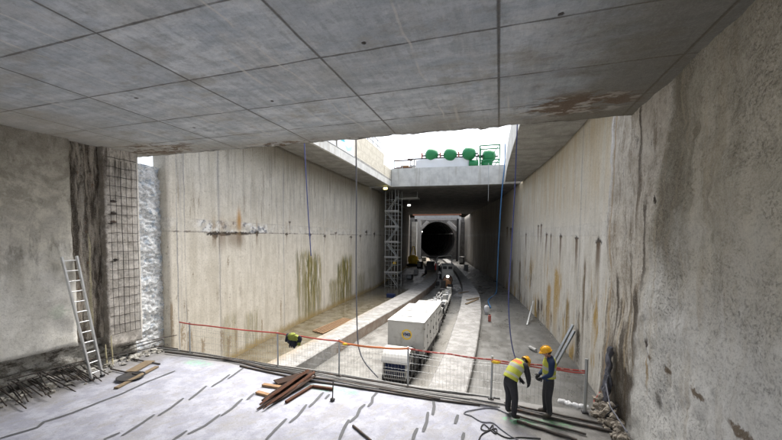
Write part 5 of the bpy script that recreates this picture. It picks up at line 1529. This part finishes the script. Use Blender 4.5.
for i, (a, b) in enumerate((((467, 300), (479, 297.5)), ((466, 304), (478, 299)), ((459, 293), (468, 291.5)))):
    p, q = onZ(*a, -1.46), onZ(*b, -1.46)
    tag(MB().bar(p, q, .22, .07).build('plank', M['dwood'], None, p), ['weathered plank lying across the right kerb, far one of two', 'weathered plank lying across the right kerb, near one of two', 'short plank on the inner edge of the right kerb'][i], 'plank')
t = thing('slatted_pallet', 'brown slatted wooden grate lying by the algae streaked wall', 'pallet', onZ(333, 325, FL))
mb = MB()
e = [onZ(313, 331, FL + .08), onZ(322, 333.5, FL + .08), onZ(352, 319.5, FL + .08), onZ(344, 318, FL + .08)]
for k in range(5): MB().bar(e[0].lerp(e[1], k / 4), e[3].lerp(e[2], k / 4), .12, .06).build('slat', M['wood'], t)
mb = MB()
for f in (.04, .35, .65, .96): MB().bar(e[0].lerp(e[3], f) - Vector((0, 0, .065)), e[1].lerp(e[2], f) - Vector((0, 0, .065)), .1, .06).build('bearer', M['dwood'], t)
for i in range(8):
    p = onZ(560 + i * 3.6 + rng.uniform(-1, 1), 401.5 + i * .9 + rng.uniform(-.6, .6), .06)
    tag(MB().lump(p, (.085, .07, .07), i + 3, .4, 2, 0, True, 1.8).build('white_lump', M['tarp'], None, p - Vector((0, 0, .06))), 'white lump in the row lying between fence and bars by the right wall', 'lump', 'white lumps by the right wall')
# rag and debris at the right wall foot
t = thing('rag_bundle', 'grey blue rag bundle hanging on the wall behind the thick post', 'rags', (2.75, 9.6, 0))
mb = MB()
def rag(y0, y1, zt, zb_, x0, sd):
    nu, nv = 14, 30; vs = []
    for i in range(nv + 1):
        f = i / nv
        for j in range(nu + 1):
            g = j / nu; w = (.35 + .65 * math.sin(math.pi * min(1, .15 + f * .8)))
            y = (y0 + y1) / 2 + (g - .5) * (y1 - y0) * w + .06 * fr(Vector((f * 4, sd, 0)))
            vs.append((x0 - .09 * abs(math.sin(g * 9 + sd + 2 * f)) - .06 * fr(Vector((g * 3, f * 5, sd))) - .03 * math.sin(math.pi * f), y, zt + (zb_ - zt) * f + .05 * fr(Vector((g * 4, sd, 3)))))
    mb.add(vs, [(i * (nu + 1) + j, (i + 1) * (nu + 1) + j, (i + 1) * (nu + 1) + j + 1, i * (nu + 1) + j + 1) for i in range(nv) for j in range(nu)], 0, True)
rag(9.75, 10.05, 1.7, .55, 2.86, 1.); rag(9.7, 10.15, 1.0, .1, 2.83, 4.)
rg = mb.build('rags', M['rag'], t); sm_ = rg.modifiers.new('t', 'SOLIDIFY'); sm_.thickness = .015
mb = MB()
for i in range(90):
    y = rng.uniform(8.2, 10.2); x = 2.78 - abs(rng.gauss(0, .16)); s_ = rng.uniform(.03, .12)
    mb.lump((x, y, s_ * .5 + max(0, .35 - (2.8 - x) * 1.2) * rng.random()), (s_, s_ * 1.2, s_), i, .5, 1)
tag(mb.build('debris', M['slot']), 'dark broken debris heaped at the foot of the right wall', 'debris', kind='stuff')
for i, (a, b) in enumerate((((606, 384), (627, 432)), ((600, 392), (596, 414)), ((618, 405), (604, 436)))):
    p, q = onX(*a, 2.7), onX(*b, 2.55)
    q.z = max(q.z, .03)
    tag(MB().tube([p, p.lerp(q, .5) - Vector((.1, 0, .05)), q], .016, 6).build('hose', [M['ropegrey'], M['pink'], M['rubber']][i], None, q), ['thin grey hose drooping from the rag bundle', 'short reddish hose beside the thick right post', 'black hose end by the right wall foot'][i], 'hose')
p = onZ(611, 434, .0)

# ------------------------------------------------------------------ the two workers
def skin_body(bones, joints, name, parent, mats, bmat, sub=2):
    """one continuous surface grown round a skeleton; joints {k: (pos, r)}, bones [(a, b)], bmat gives each bone its material slot"""
    keys = list(joints); idx = {k: i for i, k in enumerate(keys)}
    me = bpy.data.meshes.new(name)
    me.from_pydata([joints[k][0] for k in keys], [(idx[a], idx[b]) for a, b in bones], [])
    o = bpy.data.objects.new(name, me); COL.objects.link(o)
    m = o.modifiers.new('skin', 'SKIN'); m.use_smooth_shade = True
    sv = me.skin_vertices[0].data
    for k in keys:
        r = joints[k][1]; sv[idx[k]].radius = r if isinstance(r, tuple) else (r, r)
        sv[idx[k]].use_root = (k == 'pelvis')
    s_ = o.modifiers.new('sub', 'SUBSURF'); s_.levels = sub; s_.render_levels = sub
    bpy.context.view_layer.update()
    dg = bpy.context.evaluated_depsgraph_get()
    nm = bpy.data.meshes.new_from_object(o.evaluated_get(dg))
    bpy.data.objects.remove(o)
    nm.materials.clear()
    for mt in mats: nm.materials.append(mt)
    segs = [(Vector(joints[a][0]), Vector(joints[b][0]), bmat[i]) for i, (a, b) in enumerate(bones)]
    for p in nm.polygons:
        c = p.center; best = (1e9, 0)
        for a, b, k in segs:
            d = b - a; t_ = max(0, min(1, (c - a).dot(d) / max(1e-9, d.length_squared))); e_ = (c - a - d * t_).length
            if e_ < best[0]: best = (e_, k)
        p.material_index = best[1]; p.use_smooth = True
    ob = bpy.data.objects.new(name, nm); COL.objects.link(ob); ob.parent = parent
    return ob

skin_m = plain('skin', (.42, .235, .165), .55, 0, .08, 8)
hiviz = plain('hi vis yellow', (.47, .50, .07), .75, 0, .15, 9, (.36, .38, .08), .4)
reflect = plain('reflective tape', (.45, .46, .40), .35, .1, .08, 6)
hivor = plain('hi vis orange patch', (.80, .16, .05), .7, 0, .1, 6)
trous = plain('charcoal trousers', (.035, .036, .042), .9, 0, .35, 7, (.09, .085, .075), .4)
jackd = plain('black jacket', (.030, .031, .036), .85, 0, .3, 8)
jackn = plain('navy jacket', (.018, .035, .085), .85, 0, .3, 8)
boot = plain('muddy boots', (.035, .030, .026), .7, 0, .3, 9, (.15, .13, .10), .5)
hatm = plain('yellow helmet', (.78, .40, .02), .32, 0, .06, 5)
hair = plain('dark hair', (.03, .022, .016), .8)

def figure(label, loc, rz, J, jacket, vest_rows, patch_rows, gloves):
    t = thing('person', label, 'person', loc, rz, None, True)
    V_ = lambda k: Vector(J[k])
    jn = {}
    R_ = dict(pelvis=(.15, .115), waist=(.145, .11), chest=(.165, .12), neck0=(.11, .09), neck=.055, skull=.088, crown=.07, chin=.05,
              sho=.085, elb=.066, wri=.043, hip=.115, knee=.085, ank=.068, toe=.045)
    for k in J: jn[k] = (J[k], R_[k.rstrip('LR')] if k not in R_ else R_[k])
    bones = [('pelvis', 'waist'), ('waist', 'chest'), ('chest', 'neck0'), ('neck0', 'neck'), ('neck', 'skull'), ('skull', 'crown'), ('skull', 'chin')]
    bm_ = [0, 1, 1, 1, 2, 2, 2]
    for s_ in 'LR':
        bones += [('pelvis', 'hip' + s_), ('hip' + s_, 'knee' + s_), ('knee' + s_, 'ank' + s_), ('ank' + s_, 'toe' + s_), ('neck0', 'sho' + s_), ('sho' + s_, 'elb' + s_), ('elb' + s_, 'wri' + s_)]
        bm_ += [0, 0, 0, 3, 1, 1, 1]
    body = skin_body(bones, jn, 'body', t, [trous, jacket, skin_m, boot], bm_)
    # hands: palm, four fingers and a thumb each
    for s_ in 'LR':
        w, e = V_('wri' + s_), V_('elb' + s_); d = (w - e).normalized(); side = Vector((0, 1, 0)) * (1 if s_ == 'L' else -1)
        fwd = side.cross(d).normalized(); side = d.cross(fwd).normalized()
        mb = MB(); pc = w + d * .05
        mb.loft([[w + d * q + fwd * (a * ww) + side * (b * .016) for a, b in ((-1, -1), (-1, 1), (0, 1.3), (1, 1), (1, -1), (0, -1.3))] for q, ww in ((-.01, .028), (.03, .038), (.075, .042), (.095, .038))])
        for i in range(4):
            b0 = w + d * .09 + fwd * (-.032 + .0215 * i); L_ = (.066, .078, .074, .058)[i]
            cu = side * -.02
            mb.tube([b0, b0 + d * L_ * .45 + cu * .3, b0 + d * L_ * .8 + cu * 1.0, b0 + d * L_ * .95 + cu * 1.7], [.0105, .0098, .009, .007], 7)
        b0 = w + d * .03 + fwd * .036
        mb.tube([b0, b0 + fwd * .028 + d * .025, b0 + fwd * .038 + d * .06], [.013, .0115, .009], 7)
        mb.build('hand', gloves, t)
    # face
    sk, ch, cr = V_('skull'), V_('chin'), V_('crown')
    up = (cr - sk).normalized(); fw = (ch - sk); fw = (fw - up * fw.dot(up)).normalized(); sd = up.cross(fw)
    MB().lump(sk + fw * .098 - up * .012, (.016, .016, .024), 0, 0, 2, 0, True).build('nose', skin_m, body)
    for a in (-1, 1):
        MB().lump(sk + sd * a * .088 - up * .01, (.02, .012, .03), 0, 0, 2, 0, True).build('ear', skin_m, body)
        MB().lump(sk + fw * .083 + sd * a * .033 + up * .015, (.012, .012, .008), 0, 0, 2, 0, True).build('eye', jackd, body)
    MB().lump(sk + fw * .08 - up * .052, (.01, .022, .006), 0, 0, 2, 0, True).build('mouth', plain('lips', (.30, .10, .09), .5), body)
    mb = MB(); mb.lump(sk - fw * .035 + up * .012, (.083, .085, .09), 0, .06, 3, 0, True); mb.build('hair', hair, t)
    # helmet: dome, brim and peak
    Mx = Matrix((fw, sd, up)).transposed(); c0 = sk + up * .035 + fw * .0
    mb = MB(); rings = []
    for i in range(9):
        a = rad(i * 11.2); rr = math.cos(a)
        rings.append([c0 + Mx @ Vector((.135 * rr * math.cos(b), .112 * rr * math.sin(b), .135 * math.sin(a))) for b in [2 * math.pi * j / 28 for j in range(28)]])
    mb.loft(rings)
    rings = []
    for rr, h in ((1.0, .012), (1.08, .0), (1.08, -.012), (.98, -.006)):
        rings.append([c0 + Mx @ Vector((.135 * rr * math.cos(b) + (.03 * max(0, math.cos(b)) ** 2 * (rr > 1.05)), .112 * rr * math.sin(b), h - (.012 * max(0, math.cos(b)) * (rr > 1.05)))) for b in [2 * math.pi * j / 28 for j in range(28)]])
    mb.loft(rings)
    mb.tube([c0 + Mx @ Vector((.137 * math.cos(rad(a)), 0, .137 * math.sin(rad(a)))) for a in range(15, 170, 12)], .012, 6)
    mb.build('helmet', hatm, t)
    # vest over the torso
    spine = [V_('pelvis') + (V_('waist') - V_('pelvis')) * .25, V_('waist'), V_('chest'), V_('neck0')]
    axis = [(spine[1] - spine[0]), (spine[2] - spine[0]), (spine[3] - spine[1]), (spine[3] - spine[2])]
    ls = (V_('shoL') - V_('shoR')).normalized()
    rings = []; N = vest_rows; nn = 32
    for i in range(N + 1):
        f = i / N * 3; k = min(2, int(f)); g = f - k
        c = spine[k].lerp(spine[k + 1], g); ax = axis[k].normalized().lerp(axis[k + 1].normalized(), g).normalized()
        dp = ax.cross(ls).normalized(); l2 = dp.cross(ax).normalized()
        wr = (.185, .185, .205, .165); dr = (.150, .142, .152, .115)
        a_ = wr[k] * (1 - g) + wr[k + 1] * g; b_ = dr[k] * (1 - g) + dr[k + 1] * g
        rings.append([c + l2 * (a_ * math.cos(q)) + dp * (b_ * math.sin(q)) * 1.0 + ax * .006 * fr(Vector((math.cos(q) * 2, math.sin(q) * 2, i * .3))) + l2 * (.012 * fr(Vector((q * 1.2, i * .4, 0)))) for q in [2 * math.pi * j / nn for j in range(nn)]])
    c = V_('neck0') + (V_('neck') - V_('neck0')) * .55; ax = (V_('neck') - V_('chest')).normalized(); dp = ax.cross(ls).normalized(); l2 = dp.cross(ax)
    rings.append([c + l2 * (.085 * math.cos(q)) + dp * (.075 * math.sin(q)) for q in [2 * math.pi * j / nn for j in range(nn)]])
    mis = [0] * len(rings)
    for i in patch_rows[0]: mis[i] = 1
    mb = MB().loft(rings, mis, cap=False)
    # orange patch on the back (dp < 0 or > 0 whichever is behind)
    if patch_rows[1]:
        ctr = V_('chest'); fwd = Vector((1, 0, 0))
        for q, f in enumerate(mb.f):
            row = q // nn
            cc = sum((mb.v[i] for i in f), Vector()) / len(f); rel = (cc - ctr)
            dpn = (axis[2].normalized()).cross(ls).normalized()
            back = -1 if dpn.dot(fwd) > 0 else 1
            if row in patch_rows[1] and rel.dot(dpn) * back > .05 and abs(rel.dot(ls)) < .12: mb.m[q] = 2
    o = mb.build('vest', [hiviz, reflect, hivor], t); so = o.modifiers.new('t', 'SOLIDIFY'); so.thickness = .008; so.offset = 1
    return t

# bent worker, facing +x in his own frame
JB = dict(pelvis=(-.10, 0, .95), waist=(-.01, 0, 1.09), chest=(.15, 0, 1.25), neck0=(.275, 0, 1.335), neck=(.345, 0, 1.35), skull=(.435, 0, 1.315), crown=(.515, 0, 1.36), chin=(.46, 0, 1.245),
          shoL=(.23, .20, 1.31), elbL=(.33, .24, 1.03), wriL=(.45, .15, .83), shoR=(.23, -.20, 1.31), elbR=(.28, -.25, 1.02), wriR=(.40, -.16, .82),
          hipL=(-.08, .10, .90), kneeL=(.04, .13, .50), ankL=(.02, .15, .09), toeL=(.21, .18, .045), hipR=(-.10, -.10, .90), kneeR=(-.02, -.12, .50), ankR=(-.08, -.14, .09), toeR=(.11, -.17, .045))
figure('worker in yellow vest and helmet bending over with hands low', (.40, 8.80, .01), rad(46), JB, jackd, 15, ([3, 4, 8, 9], [11, 12, 13]), jackd)
JS = dict(pelvis=(0, 0, .98), waist=(.005, 0, 1.13), chest=(.0, 0, 1.34), neck0=(.0, 0, 1.47), neck=(.035, 0, 1.535), skull=(.085, 0, 1.625), crown=(.105, 0, 1.69), chin=(.155, 0, 1.565),
          shoL=(.0, .20, 1.44), elbL=(.02, .25, 1.15), wriL=(.20, .13, 1.0), shoR=(.0, -.20, 1.44), elbR=(.03, -.25, 1.15), wriR=(.22, -.09, 1.0),
          hipL=(0, .10, .92), kneeL=(.03, .115, .50), ankL=(-.02, .12, .09), toeL=(.17, .15, .045), hipR=(0, -.10, .92), kneeR=(.05, -.115, .50), ankR=(.03, -.12, .09), toeR=(.21, -.16, .045))
figure('worker in navy jacket standing upright and looking down at his colleague', (1.28, 9.14, .01), rad(186), JS, jackn, 15, ([2, 3, 7, 8], []), jackd)

# ------------------------------------------------------------------ camera, light, colour
cam = bpy.data.cameras.new('camera'); co = bpy.data.objects.new('camera', cam); COL.objects.link(co)
Rm = Matrix((CR, CU, -CF)).transposed().to_4x4()
co.matrix_world = Matrix.Translation(CAMP) @ Rm
cam.sensor_fit = 'HORIZONTAL'; cam.sensor_width = 36; cam.lens = 36 * FPX / 782
cam.shift_x = 0.0; cam.shift_y = (CY - 220) / 782
cam.clip_start = .1; cam.clip_end = 2000
SC.camera = co

W = bpy.data.worlds.new('World'); SC.world = W; W.use_nodes = True
nt = W.node_tree; bg = nt.nodes['Background']
sky = nt.nodes.new('ShaderNodeTexSky'); sky.sky_type = 'NISHITA'; sky.sun_disc = False
EL, AZ = rad(60), rad(8)
sky.sun_elevation = EL; sky.sun_rotation = AZ; sky.air_density = 1.0; sky.dust_density = 4.0; sky.ozone_density = 1.0
hs = nt.nodes.new('ShaderNodeHueSaturation'); hs.inputs['Saturation'].default_value = .5
nt.links.new(sky.outputs[0], hs.inputs['Color']); nt.links.new(hs.outputs[0], bg.inputs['Color'])
bg.inputs['Strength'].default_value = .07
sun = bpy.data.lights.new('sun', 'SUN'); sun.energy = 1.5; sun.angle = rad(50); sun.color = (1.0, .955, .89)
so = bpy.data.objects.new('sun', sun); COL.objects.link(so)
dirv = Vector((math.sin(AZ) * math.cos(EL), math.cos(AZ) * math.cos(EL), math.sin(EL)))   # towards the sun
so.rotation_euler = dirv.to_track_quat('Z', 'Y').to_euler()

vs_ = SC.view_settings
vs_.view_transform = 'Standard'; vs_.look = 'None'; vs_.gamma = 1; vs_.use_curve_mapping = False
vs_.exposure = 2.6
SC.render.engine = 'CYCLES'
SC.cycles.max_bounces = 9; SC.cycles.diffuse_bounces = 6; SC.cycles.glossy_bounces = 3
SC.cycles.use_denoising = True; SC.cycles.use_adaptive_sampling = True; SC.cycles.adaptive_threshold = .02
SC.cycles.sample_clamp_indirect = 6
